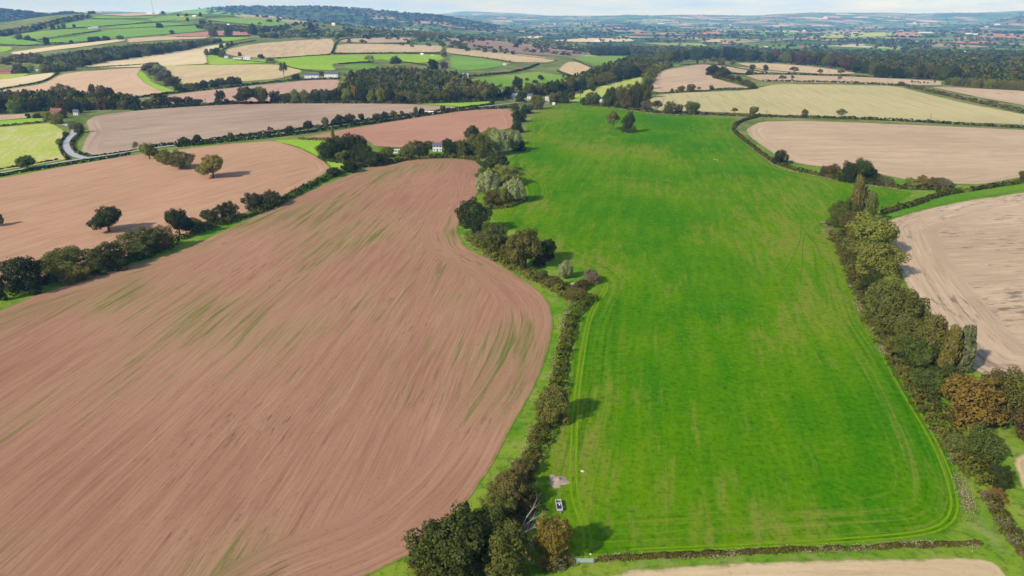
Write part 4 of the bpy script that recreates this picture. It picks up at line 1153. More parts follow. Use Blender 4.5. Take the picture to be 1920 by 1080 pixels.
row('around the pinkish tan field below the forest', 'trees around the pinkish tan field', [
    (1260, 173, 7, 7, 'bush', 'bronze'), (1268, 173, 7, 5, 'bush', 'bronze'), (1277, 172, 14, 11, 'bush', 'bronze'), (1296, 171, 18, 13, 'bush', 'bronze'), (1310, 170, 10, 7, 'thin', 'grey'), (1334, 169, 9, 9, 'bush', 'bronze'), (1336, 142, 26, 19, 'bush', 'deep'), (1355, 146, 26, 20, 'bush', 'dark'), (1345, 148, 20, 12, 'bush', 'bronze'), (1368, 150, 20, 9, 'bush', 'bronze'), (1384, 153, 14, 10, 'bush', 'dark'), (1397, 160, 22, 11, 'bush', 'olive'), (1409, 168, 15, 13, 'bush', 'bronze')])
row('in the thin hedges under the forest', 'trees in the thin hedges under the forest', [
    (1320, 122, 9, 10, 'thin', 'grey'), (1337, 124, 14, 16, 'thin', 'grey'), (1352, 122, 14, 14, 'bush', 'olive'), (1373, 126, 13, 11, 'thin', 'grey'), (1307, 119, 5, 6, 'bush', 'dark'), (1410, 131, 11, 10, 'bush', 'dark'), (1435, 133, 10, 11, 'bush', 'dark'), (1404, 141, 14, 9, 'bush', 'dark'), (1466, 153, 17, 11, 'thin', 'olive'), (1485, 152, 8, 10, 'thin', 'olive'), (1488, 138, 18, 12, 'thin', 'russet'), (1537, 141, 13, 11, 'thin', 'bronze'),
    (1553, 141, 10, 11, 'bare', 'grey'), (1575, 142, 16, 11, 'thin', 'olive'), (1573, 154, 9, 12, 'thin', 'grey'), (1690, 161, 14, 8, 'bush', 'bronze')])
row('in the line of young trees by the plantation', 'young trees by the plantation', [(1709, 157, 6, 6, 'thin', 'dark'), (1715, 157, 3, 5, 'thin', 'dark'), (1721, 157, 4, 5, 'thin', 'dark'), (1725, 158, 4, 4, 'thin', 'dark'), (1732, 158, 4, 5, 'thin', 'dark'), (1739, 158, 4, 4, 'thin', 'dark'), (1752, 157, 5, 6, 'thin', 'dark'), (1766, 158, 4, 4, 'thin', 'dark')])


def edge_row(where, group, poly, dx, wp, hp, kinds, tints, seed):
    r = random.Random(seed)
    P = np.asarray(poly, float)
    xs = np.arange(P[:, 0].min(), P[:, 0].max(), dx)
    o = np.argsort(P[:, 0])
    items = []
    for x in xs:
        x2 = x + r.uniform(-.25, .25) * dx
        y = float(np.interp(x2, P[o, 0], P[o, 1])) + r.uniform(-.6, .6)
        items.append((x2, y, wp * r.uniform(.8, 1.2), hp * r.uniform(.82, 1.18), r.choice(kinds), r.choice(tints)))
    row(where, group, items)


edge_row('in the dark forest edge above pinkish stubble', 'front trees of the long forest', [(1238, 122), (1300, 113), (1370, 115), (1430, 118)], 15, 19, 24, ['bush', 'bush', 'oak'], ['deep', 'dark', 'deep', 'olive', 'dark'], 1)
edge_row('in the russet forest edge above pale tan strip', 'front trees of the long forest', [(1440, 118), (1530, 124), (1640, 141)], 15, 20, 22, ['bush', 'oak'], ['russet', 'bronze', 'dark', 'russet', 'olive'], 2)
edge_row('in the forest edge above the long thin field', 'front trees of the long forest', [(1650, 146), (1720, 148), (1790, 152)], 15, 21, 23, ['bush', 'oak'], ['dark', 'russet', 'green', 'bronze', 'deep'], 3)
edge_row('in front of the low plantation at right', 'front trees of the plantation', [(1778, 160), (1850, 167), (1925, 171)], 12, 14, 15, ['bush'], ['olive', 'bronze', 'olive', 'yg'], 4)
edge_row('along the foot of the diagonal tree belt', 'front trees of the diagonal belt', [(990, 182), (1050, 176), (1100, 168), (1140, 157), (1200, 143)], 13, 19, 22, ['bush'], ['deep', 'dark', 'deep', 'olive'], 5)
edge_row('along the lower side of the long hillside belt', 'front trees of the hillside belt', [(148, 127), (200, 116), (300, 103), (372, 90)], 14, 18, 13, ['bush'], ['dark', 'olive', 'deep', 'olive'], 6)
edge_row('in the short row beside the grey brown copse', 'trees of the short row by the copse', [(356, 168), (400, 163), (448, 158)], 15, 19, 14, ['bush'], ['dark', 'olive', 'dark'], 7)
row('in the grey brown copse running down the slope', 'trees of the slope copse', [(274, 134, 18, 12, 'bush', 'grey'), (284, 130, 20, 12, 'bush', 'grey'), (288, 142, 20, 14, 'bush', 'grey'), (300, 138, 22, 16, 'bush', 'silver'), (301, 152, 20, 15, 'bush', 'grey'), (313, 148, 22, 17, 'bush', 'grey'), (318, 162, 22, 16, 'bush', 'bronze'), (328, 160, 20, 16, 'bush', 'olive'), (336, 170, 20, 12, 'bush', 'dark'), (343, 173, 14, 9, 'bush', 'deep'), (294, 126, 16, 9, 'bush', 'olive')])
row('among garden trees of the left edge village', 'village trees at the left edge', [(12, 122, 22, 14, 'bush', 'olive'), (36, 138, 18, 18, 'bush', 'olive'), (48, 138, 12, 13, 'bush', 'dark'), (58, 134, 14, 11, 'bush', 'lime'), (84, 137, 20, 16, 'bush', 'yg'), (118, 134, 24, 17, 'bush', 'lime'), (102, 136, 20, 15, 'bush', 'olive'), (134, 133, 18, 13, 'bush', 'grey')])
row('of the scattered trees on the green hillside', 'scattered trees on the hillside', [
    (37, 75, 12, 11, 'bush', 'grey'), (52, 76, 12, 9, 'bush', 'dark'), (63, 77, 8, 5, 'bush', 'dark'), (88, 85, 11, 14, 'bush', 'deep'), (100, 55, 9, 8, 'bush', 'dark'), (111, 54, 6, 6, 'bush', 'dark'), (120, 53, 9, 8, 'bush', 'grey'), (139, 52, 6, 6, 'bush', 'dark'), (135, 82, 7, 6, 'bush', 'dark'), (170, 79, 10, 9, 'bush', 'deep'), (182, 77, 16, 8, 'bush', 'dark'), (200, 76, 14, 8, 'bush', 'dark'), (226, 75, 12, 8, 'bush', 'grey'),
    (300, 53, 12, 9, 'bush', 'deep'), (323, 64, 8, 7, 'bush', 'dark'), (400, 68, 18, 14, 'bush', 'olive'), (430, 69, 18, 15, 'bush', 'dark'), (475, 66, 17, 20, 'bush', 'dark'), (380, 46, 14, 8, 'bush', 'dark'), (394, 47, 8, 8, 'bush', 'dark'), (334, 31, 5, 5, 'bush', 'dark'), (376, 32, 7, 8, 'bush', 'deep'), (306, 27, 8, 6, 'bush', 'grey'), (350, 31, 8, 5, 'bush', 'dark'), (352, 40, 6, 7, 'bush', 'dark')])
row('in the farm hedge above the lime paddock', 'trees by the hillside farm', [(388, 104, 9, 12, 'bush', 'grey'), (398, 104, 12, 12, 'bush', 'olive'), (408, 104, 12, 14, 'bush', 'dark'), (418, 108, 14, 13, 'bush', 'olive'), (415, 90, 8, 8, 'bush', 'dark'), (428, 87, 9, 7, 'bush', 'dark'), (435, 85, 7, 8, 'bush', 'dark'), (450, 106, 8, 8, 'bush', 'dark')])
row('in the farm hedges above the tan central fields', 'trees above the tan central fields', [(500, 66, 20, 16, 'bush', 'dark'), (512, 72, 18, 10, 'bush', 'olive'), (525, 62, 10, 10, 'bush', 'dark'), (567, 72, 14, 13, 'oak', 'olive'), (584, 62, 12, 18, 'bush', 'deep'), (597, 66, 12, 10, 'bush', 'deep'), (632, 74, 8, 8, 'bush', 'olive'), (655, 66, 18, 13, 'bush', 'dark'), (776, 83, 18, 11, 'bush', 'silver'), (790, 78, 20, 14, 'bush', 'olive'), (811, 78, 12, 14, 'oak', 'olive'), (827, 74, 8, 8, 'bush', 'deep'), (884, 76, 10, 7, 'bush', 'deep'), (902, 77, 15, 7, 'bush', 'dark'), (967, 89, 10, 8, 'bush', 'deep'), (974, 84, 10, 10, 'bush', 'dark'), (911, 94, 8, 6, 'thin', 'olive'), (940, 97, 8, 6, 'bush', 'olive'), (1062, 98, 6, 8, 'thin', 'dark')])
print('single trees', len(TREES))


# ------------------------------------------------------------------ hedges: each one mesh of small leafy sprays on a ragged bank
def hedge(name, px, hgt, wid, tint, label, rag=.35, tint2=None, mix=.3, cat='hedge'):
    q, m = at_many(px)
    d = float(np.median(m))
    P, t = path_w(px, max(.5, d * .003))
    Ltot = t[-1]
    s = float(np.clip(d * .0019, .24, 2.2))
    hgt = max(hgt, s * .8); wid = max(wid, s * .9)
    n = int(np.clip(Ltot * (wid + 2 * hgt) / (s * s) * 1.25, 60, 24000))
    rng = np.random.default_rng(int(Ltot * 13) % 9999)
    tt = rng.uniform(0, Ltot, n)
    cx = np.interp(tt, t, P[:, 0]); cy = np.interp(tt, t, P[:, 1])
    T = np.gradient(P, axis=0); T /= np.linalg.norm(T, axis=1)[:, None] + 1e-9
    nx = -np.interp(tt, t, T[:, 1]); ny = np.interp(tt, t, T[:, 0])
    # ragged top line
    g = np.arange(0, Ltot + 4, 1.0 + s)
    k = 1 + rag * rng.normal(size=len(g)) * .55
    hh = hgt * np.clip(np.interp(tt, g, k), .35, 1.9)
    ww = wid * .5 * np.clip(np.interp(tt, g, 1 + rag * rng.normal(size=len(g)) * .4), .5, 1.6)
    a = rng.uniform(0, math.pi, n)
    r = np.where(rng.random(n) < .78, rng.uniform(.88, 1.05, n), rng.uniform(.3, .9, n))
    ox = np.sign(np.cos(a)) * np.abs(np.cos(a)) ** .7 * ww * r
    oz = np.sin(a) ** .6 * hh * r
    X = cx + nx * ox; Y = cy + ny * ox
    Z = H(X, Y) + oz
    N = np.stack([nx * np.cos(a), ny * np.cos(a), np.sin(a) + .15], 1) + rng.normal(size=(n, 3)) * .4
    V, Q = leaf_quads(np.stack([X, Y, Z], 1), N, s * 1.25, rng)
    me = np_mesh(name, V, Q, [M_LEAFA])
    c1 = np.array(TINT[tint][0]); c2 = np.array(TINT[tint2 or tint][0])
    pat = np.interp(tt, g, rng.random(len(g)))
    f = (pat < mix)[:, None]
    col = np.where(f, c2, c1) * rng.uniform(.65, 1.35, (n, 1)) * rng.uniform(.9, 1.1, (n, 3))
    add_attr(me, 'tint', np.repeat(np.c_[col, np.ones(n)], 4, 0), 'FLOAT_COLOR')
    o = link(bpy.data.objects.new(name, me))
    return tag(o, label, cat)


HEDGES = [
    ([(520, 386), (560, 362), (600, 342), (640, 324), (680, 313)], 3.2, 4.0, 'dark', 'clipped dark hedge rising to the copse beside the ploughed field', 'olive'),
    ([(330, 452), (380, 434), (440, 415), (520, 388)], 2.6, 3.4, 'dark', 'low dark hedge under the row of round trees at lower left', 'olive'),
    ([(-40, 556), (30, 543), (100, 528), (180, 512), (260, 488), (330, 456)], 3.0, 4.5, 'deep', 'dark hedge bottom of the clump at the lower left edge', 'dark'),
    ([(-60, 341), (0, 331), (60, 320), (130, 309), (190, 299), (245, 290)], 1.8, 2.4, 'deep', 'dark hedge along the lane at the left edge by the salmon field', 'dark'),
    ([(-10, 320), (50, 310), (110, 300)], 1.2, 1.8, 'deep', 'dark hedge between the lane and the striped lime field', 'dark'),
    ([(285, 277), (370, 267), (430, 259), (560, 244), (640, 233), (720, 222), (800, 212), (870, 203), (925, 196)], 2.2, 3.0, 'deep', 'long dark hedge on the far side of the lane under the mauve field', 'dark'),
    ([(330, 276), (430, 266), (500, 259), (560, 252), (640, 240), (720, 229), (800, 217), (880, 206), (960, 203)], 3.0, 3.4, 'deep', 'long dark hedge on the near side of the lane by the pink field', 'dark'),
    ([(128, 301), (118, 288), (112, 275), (119, 262), (128, 252)], 1.8, 2.2, 'deep', 'dark hedge on the left of the side lane', 'olive'),
    ([(170, 293), (150, 291), (138, 282), (134, 270), (145, 258), (153, 246), (152, 240)], 2.0, 2.4, 'deep', 'dark hedge on the right of the side lane', 'olive'),
    ([(175, 294), (210, 290), (252, 283)], 1.4, 1.8, 'dark', 'short hedge along the lower left corner of the mauve field', 'olive'),
    ([(-60, 242), (0, 237), (45, 233), (88, 229)], 1.6, 2.2, 'bronze', 'brownish hedge over the striped lime field at the left edge', 'olive'),
    ([(560, 262), (590, 263), (622, 264)], 2.0, 2.6, 'olive', 'short olive hedge along the top of the lime wedge', 'bronze'),
    ([(690, 314), (745, 299), (830, 296), (890, 299), (905, 312)], 2.2, 3.0, 'dark', 'dark hedge along the top of the ploughed field under the white house', 'olive'),
    ([(235, 187), (330, 174), (420, 166), (480, 158), (560, 150), (640, 148)], 2.2, 3.0, 'deep', 'dark hedge running up to the two white cottages', 'dark'),
    ([(-60, 182), (0, 168), (60, 158), (85, 153), (110, 137)], 1.6, 2.0, 'dark', 'thin hedge between the yellow and tan fields at left', 'olive'),
    ([(1420, 220), (1386, 229), (1373, 241), (1381, 253), (1410, 276), (1440, 300), (1480, 317), (1530, 329), (1580, 340), (1650, 349), (1700, 355), (1785, 357)], 2.6, 3.0, 'bronze', 'curving hedge between the crop field and the broad tan field', 'dark'),
    ([(1090, 197), (1150, 202), (1200, 209), (1240, 213), (1330, 216), (1420, 219), (1500, 221), (1600, 223), (1740, 230), (1920, 241), (2100, 251)], 2.6, 3.4, 'deep', 'long dark hedge under the khaki field from the clump to the right edge', 'bronze'),
    ([(1655, 402), (1680, 394), (1720, 384), (1750, 370), (1805, 360)], 2.8, 3.4, 'bronze', 'bronze hedge between the grass triangle and the grass strip', 'dark'),
    ([(1815, 359), (1870, 350), (1920, 342), (2060, 322)], 2.4, 3.0, 'bronze', 'dark hedge continuing past the gap to the right edge', 'deep'),
    ([(1698, 163), (1740, 171), (1800, 186), (1860, 199), (1920, 212), (2060, 240)], 4.0, 4.5, 'bronze', 'thick brown hedge along the right side of the khaki field', 'grey'),
    ([(1430, 153), (1500, 154), (1560, 155), (1640, 158), (1690, 161)], 2.6, 3.4, 'deep', 'beaded dark hedge along the top of the khaki field', 'bronze'),
    ([(1332, 169), (1370, 168), (1418, 167)], 2.6, 3.4, 'deep', 'short dark hedge below the wedge of bronze bushes', 'bronze'),
    ([(1340, 146), (1370, 153), (1400, 161), (1420, 167)], 3.2, 4.2, 'bronze', 'bushy hedge descending from the two dark round oaks', 'olive'),
    ([(1222, 176), (1300, 173), (1332, 171)], 1.4, 2.0, 'dark', 'thin line of hedge under the pinkish tan field', 'olive'),
    ([(1410, 139), (1480, 139), (1540, 142), (1600, 144), (1650, 146)], 2.6, 3.2, 'deep', 'dark hedge with bare trees below the pale tan strip', 'bronze'),
    ([(1368, 139), (1390, 140), (1408, 141)], 2.4, 3.0, 'deep', 'short dark hedge right of the two dark round oaks', 'dark'),
    ([(1275, 123), (1310, 120), (1360, 124), (1400, 132), (1440, 137)], 2.2, 2.8, 'olive', 'olive hedge over the pinkish tan field', 'bronze'),
    ([(1115, 560), (1092, 574), (1072, 600), (1062, 640), (1052, 690), (1042, 735)], 2.4, 4.0, 'olive', 'scrubby olive hedge dividing the ploughed and crop fields', 'green'),
    ([(1022, 800), (1006, 840), (992, 880), (972, 915)], 2.4, 4.2, 'bronze', 'brown lower part of the scrubby hedge below the round bush', 'green'),
    ([(880, 446), (920, 476), (970, 506), (1020, 530), (1060, 552), (1085, 562)], 2.6, 6.5, 'olive', 'undergrowth under the hedgerow oaks of the ploughed field', 'bronze'),
    ([(1120, 1050), (1180, 1047), (1300, 1041), (1440, 1035), (1600, 1029), (1700, 1024), (1840, 1020)], 0.7, 1.3, 'bronze', 'low red brown hedge along the bottom of the crop field', 'russet'),
    ([(1845, 925), (1868, 960), (1890, 1000), (1915, 1030), (1950, 1080)], 1.7, 3.2, 'twig', 'grey brown hedge running into the lower right corner', 'bronze'),
    ([(1020, 1075), (1050, 1062), (1072, 1054)], 1.6, 2.6, 'grey', 'scrub beside the gate under the golden conical tree', 'bronze'),
    ([(1568, 442), (1592, 490), (1622, 560), (1650, 622), (1690, 690), (1730, 750), (1775, 815), (1820, 880), (1850, 915)], 2.4, 7.0, 'olive', 'olive undergrowth beneath the right hand row of oaks', 'bronze'),
    ([(790, 1110), (850, 1085), (900, 1060), (940, 1010), (960, 970), (985, 930)], 3.0, 9.0, 'deep', 'dark undergrowth beneath the bottom clump of trees', 'russet'),
    ([(905, 392), (935, 392), (965, 386), (985, 374)], 1.8, 4.0, 'olive', 'low undergrowth at the feet of the silver willows', 'dark'),
    ([(610, 302), (640, 305), (680, 312), (720, 310), (760, 300), (800, 297), (850, 295), (900, 299)], 2.6, 6.0, 'dark', 'undergrowth under the copse trees by the white house', 'olive'),
    ([(250, 207), (310, 203), (370, 199), (440, 195), (520, 194), (600, 194), (680, 194), (780, 195), (860, 193), (950, 188)], 3.0, 7.0, 'deep', 'dark undergrowth along the foot of the wood row and central wood', 'bronze'),
    ([(520, 111), (560, 107), (620, 103)], 2.0, 2.6, 'dark', 'thin dark hedge along the top of the lime pasture', 'dark'),
    ([(622, 101), (628, 88), (632, 78), (650, 73), (700, 71)], 2.6, 3.4, 'deep', 'dark hedge dividing the tan fields in the centre', 'bronze'),
    ([(625, 102), (700, 101), (770, 101), (835, 101)], 3.4, 4.6, 'bronze', 'long brown hedge below the flat tan field', 'olive'),
    ([(848, 103), (880, 106), (920, 111), (965, 119)], 3.0, 4.2, 'olive', 'olive hedge right of the upright hedge tree', 'grey'),
    ([(530, 123), (560, 131), (600, 136), (650, 142)], 1.8, 2.4, 'bronze', 'thin hedge above the white cottages', 'olive'),
    ([(635, 121), (668, 118), (700, 117)], 2.2, 3.0, 'deep', 'short dark hedge in the lime pasture', 'dark'),
    ([(748, 116), (775, 119), (800, 123)], 2.0, 2.6, 'dark', 'short dark hedge right of the paddock oak', 'dark'),
    ([(868, 146), (920, 141), (960, 137), (990, 129), (1010, 121)], 3.0, 4.0, 'deep', 'thick dark hedge over the rough pasture', 'dark'),
    ([(1045, 134), (1070, 145), (1095, 147)], 2.6, 3.4, 'bronze', 'brown hedge below the tan sloping field', 'dark'),
    ([(1075, 112), (1095, 122), (1115, 128)], 2.4, 3.2, 'bronze', 'brown hedge between the tan slope and the green slope', 'olive'),
    ([(840, 90), (900, 96), (960, 103), (1010, 109), (1045, 114)], 1.8, 2.4, 'olive', 'thin hedge under the dark mauve field', 'bronze'),
    ([(840, 80), (900, 84), (980, 91), (1060, 98), (1100, 102)], 1.6, 2.2, 'deep', 'dark line of hedge across the mauve field', 'deep'),
    ([(720, 84), (760, 82), (768, 82)], 1.8, 2.4, 'dark', 'short thin hedge between the two central tan fields', 'dark'),
    ([(440, 113), (500, 118), (515, 119)], 1.6, 2.2, 'dark', 'thin hedge along the foot of the lime paddock', 'dark'),
    ([(150, 128), (200, 126), (250, 123), (285, 120)], 2.0, 3.0, 'olive', 'low olive hedge above the tan field', 'grey'),
    ([(405, 103), (420, 92), (445, 82), (480, 77)], 2.2, 3.0, 'dark', 'dark hedge left of the striped tan field', 'olive'),
    ([(240, 54), (300, 51), (370, 47)], 2.4, 3.4, 'deep', 'dark hedge line across the upper hillside pasture', 'deep'),
    ([(72, 75), (130, 66), (160, 62), (190, 58)], 2.4, 3.4, 'deep', 'dark hedge under the faded tan hillside pasture', 'deep'),
    ([(20, 66), (60, 61), (100, 56), (160, 52)], 2.4, 3.4, 'deep', 'dark hedge over the faded tan hillside pasture', 'deep'),
    ([(185, 50), (240, 46), (300, 42), (330, 38)], 2.2, 3.2, 'deep', 'thin dark hedge right of the hillside barn', 'deep'),
    ([(25, 72), (60, 77), (90, 82), (120, 81)], 2.6, 3.6, 'deep', 'dark hedge over the vivid green field at the left edge', 'deep'),
    ([(-30, 85), (20, 86), (50, 87), (90, 85), (140, 82), (180, 78)], 2.6, 3.6, 'dark', 'ragged hedge over the pale tan hillside band', 'grey'),
    ([(172, 36), (230, 35), (290, 33)], 2.0, 3.0, 'dark', 'thin hedge under the hilltop tan strip', 'dark'),
    ([(380, 33), (440, 32), (500, 34), (560, 40)], 2.2, 3.2, 'dark', 'thin hedge along the right shoulder of the hill', 'dark'),
    ([(330, 70), (400, 69), (470, 68)], 2.2, 3.0, 'dark', 'thin hedge under the pinkish hillside strip', 'dark'),
    ([(392, 40), (440, 44), (500, 51), (540, 52)], 2.6, 3.6, 'dark', 'bushy hedge down the right flank of the hill', 'grey'),
]
for h_ in HEDGES:
    hedge('hedge', h_[0], h_[1], h_[2], h_[3], h_[4], tint2=h_[5], rag=.75 if h_[0][0][1] > 420 else .4, mix=.4)


# dry grass: loose straw tufts lying along the field edges
def tufts(px, wid, label):
    q, m = at_many(px)
    d = float(np.median(m))
    P, t = path_w(px, max(.5, d * .003))
    s = float(np.clip(d * .0012, .2, 1.0))
    rng = np.random.default_rng(int(t[-1] * 7) % 9999)
    n = int(np.clip(t[-1] * wid / (s * s) * 3.0, 80, 16000))
    tt = rng.uniform(0, t[-1], n)
    g = np.arange(0, t[-1] + 6, 2.0 + s)
    dens = np.interp(tt, g, rng.random(len(g)))
    keep = rng.random(n) < np.clip(dens * 1.7 - .2, .08, 1)
    tt = tt[keep]; n = len(tt)
    T = np.gradient(P, axis=0); T /= np.linalg.norm(T, axis=1)[:, None] + 1e-9
    off = rng.normal(size=n) * wid * .33 + wid * .3 * np.sin(tt * .21)
    X = np.interp(tt, t, P[:, 0]) - np.interp(tt, t, T[:, 1]) * off
    Y = np.interp(tt, t, P[:, 1]) + np.interp(tt, t, T[:, 0]) * off
    Z = H(X, Y) + .12 + .0006 * Y + rng.uniform(0, .3, n)
    N = np.stack([rng.normal(size=n) * .6, rng.normal(size=n) * .6, np.ones(n)], 1)
    V, Q = leaf_quads(np.stack([X, Y, Z], 1), N, s, rng)
    me = np_mesh('dry_grass', V, Q, [M_LEAFA])
    c = np.where(rng.random((n, 1)) < .42, np.array((.15, .19, .025)), np.array(TINT['straw'][0])) * rng.uniform(.6, 1.15, (n, 1)) * rng.uniform(.92, 1.08, (n, 3))
    add_attr(me, 'tint', np.repeat(np.c_[c, np.ones(n)], 4, 0), 'FLOAT_COLOR')
    tag(link(bpy.data.objects.new('dry_grass', me)), label, kind='stuff')


for s_ in STRAW:
    tufts(*s_)


# ------------------------------------------------------------------ woods that read as one mass
LOD = {}
for k_, n_, sz in (('big', 150, .17), ('mid', 70, .24), ('far', 24, .40)):
    LOD[k_] = []
    for j in range(6):
        rng = np.random.default_rng(900 + j * 3 + n_)
        C, N = crown_points('bush' if j % 2 else 'oak', n_, rng, .05)
        V, Q = leaf_quads(C, N, sz, rng)
        LOD[k_].append((V, Q))


def wood(name, P, wid, hei, cols, lod, label, seed=0):
    rng = np.random.default_rng(seed)
    cap = {'big': 560, 'mid': 950, 'far': 1900}[lod]
    if len(P) > cap:      # thin out where the trees are too far off to be told apart
        p = 1.0 / (P[:, 1] ** 1.6); p /= p.sum()
        P = P[rng.choice(len(P), cap, replace=False, p=p)]
    n = len(P)
    z = H(P[:, 0], P[:, 1])
    var = rng.integers(0, 6, n)
    W = wid * rng.uniform(.75, 1.3, n); Hh = hei * rng.uniform(.72, 1.28, n)
    ci = rng.integers(0, len(cols), n)
    cl = np.array([TINT[c][0] for c in cols])[ci] * rng.uniform(.75, 1.3, (n, 1))
    Vs, Qs, Cs = [], [], []
    base = 0
    for j in range(6):
        idx = np.where(var == j)[0]
        if not len(idx): continue
        V0, Q0 = LOD[lod][j]
        a = rng.uniform(0, 6.28, len(idx)); c, s = np.cos(a)[:, None], np.sin(a)[:, None]
        X = (V0[None, :, 0] * c - V0[None, :, 1] * s) * W[idx][:, None] + P[idx, 0][:, None]
        Y = (V0[None, :, 0] * s + V0[None, :, 1] * c) * W[idx][:, None] + P[idx, 1][:, None]
        Z = V0[None, :, 2] * Hh[idx][:, None] + z[idx][:, None] - .3
        Vs.append(np.stack([X, Y, Z], 2).reshape(-1, 3))
        q = Q0[None] + (np.arange(len(idx)) * len(V0))[:, None, None] + base
        Qs.append(q.reshape(-1, 4)); base += len(idx) * len(V0)
        sh = rng.uniform(.6, 1.4, (len(idx), len(Q0), 1))
        col = cl[idx][:, None, :] * sh
        Cs.append(np.repeat(col, 4, 1).reshape(-1, 3))
    V = np.concatenate(Vs); Q = np.concatenate(Qs); Cc = np.concatenate(Cs)
    me = np_mesh(name, V, Q, [M_LEAFA])
    add_attr(me, 'tint', np.c_[Cc, np.ones(len(Cc))], 'FLOAT_COLOR')
    o = link(bpy.data.objects.new(name, me))
    tag(o, label, kind='stuff')
    return o


def scatter(poly, spacing, seed, clear=True, keep=1.0):
    q, m = at_many(chaikin(poly, 1))
    B = q[:, :2]
    rng = np.random.default_rng(seed)
    lo, hi = B.min(0), B.max(0)
    gx, gy = np.meshgrid(np.arange(lo[0], hi[0], spacing), np.arange(lo[1], hi[1], spacing))
    G = np.stack([gx.ravel(), gy.ravel()], 1) + rng.uniform(-.42, .42, (gx.size, 2)) * spacing
    G = G[inside(G, B)]
    if keep < 1:
        G = G[rng.random(len(G)) < keep]
    if clear and len(G):
        T = np.array([(t[0], t[1]) for t in TREES])
        R = np.array([t[2] for t in TREES])
        k = np.ones(len(G), bool)
        for a in range(0, len(G), 2000):
            D = np.hypot(G[a:a+2000, None, 0] - T[None, :, 0], G[a:a+2000, None, 1] - T[None, :, 1])
            k[a:a+2000] = (D > R[None] * .55).all(1)
        G = G[k]
    return G


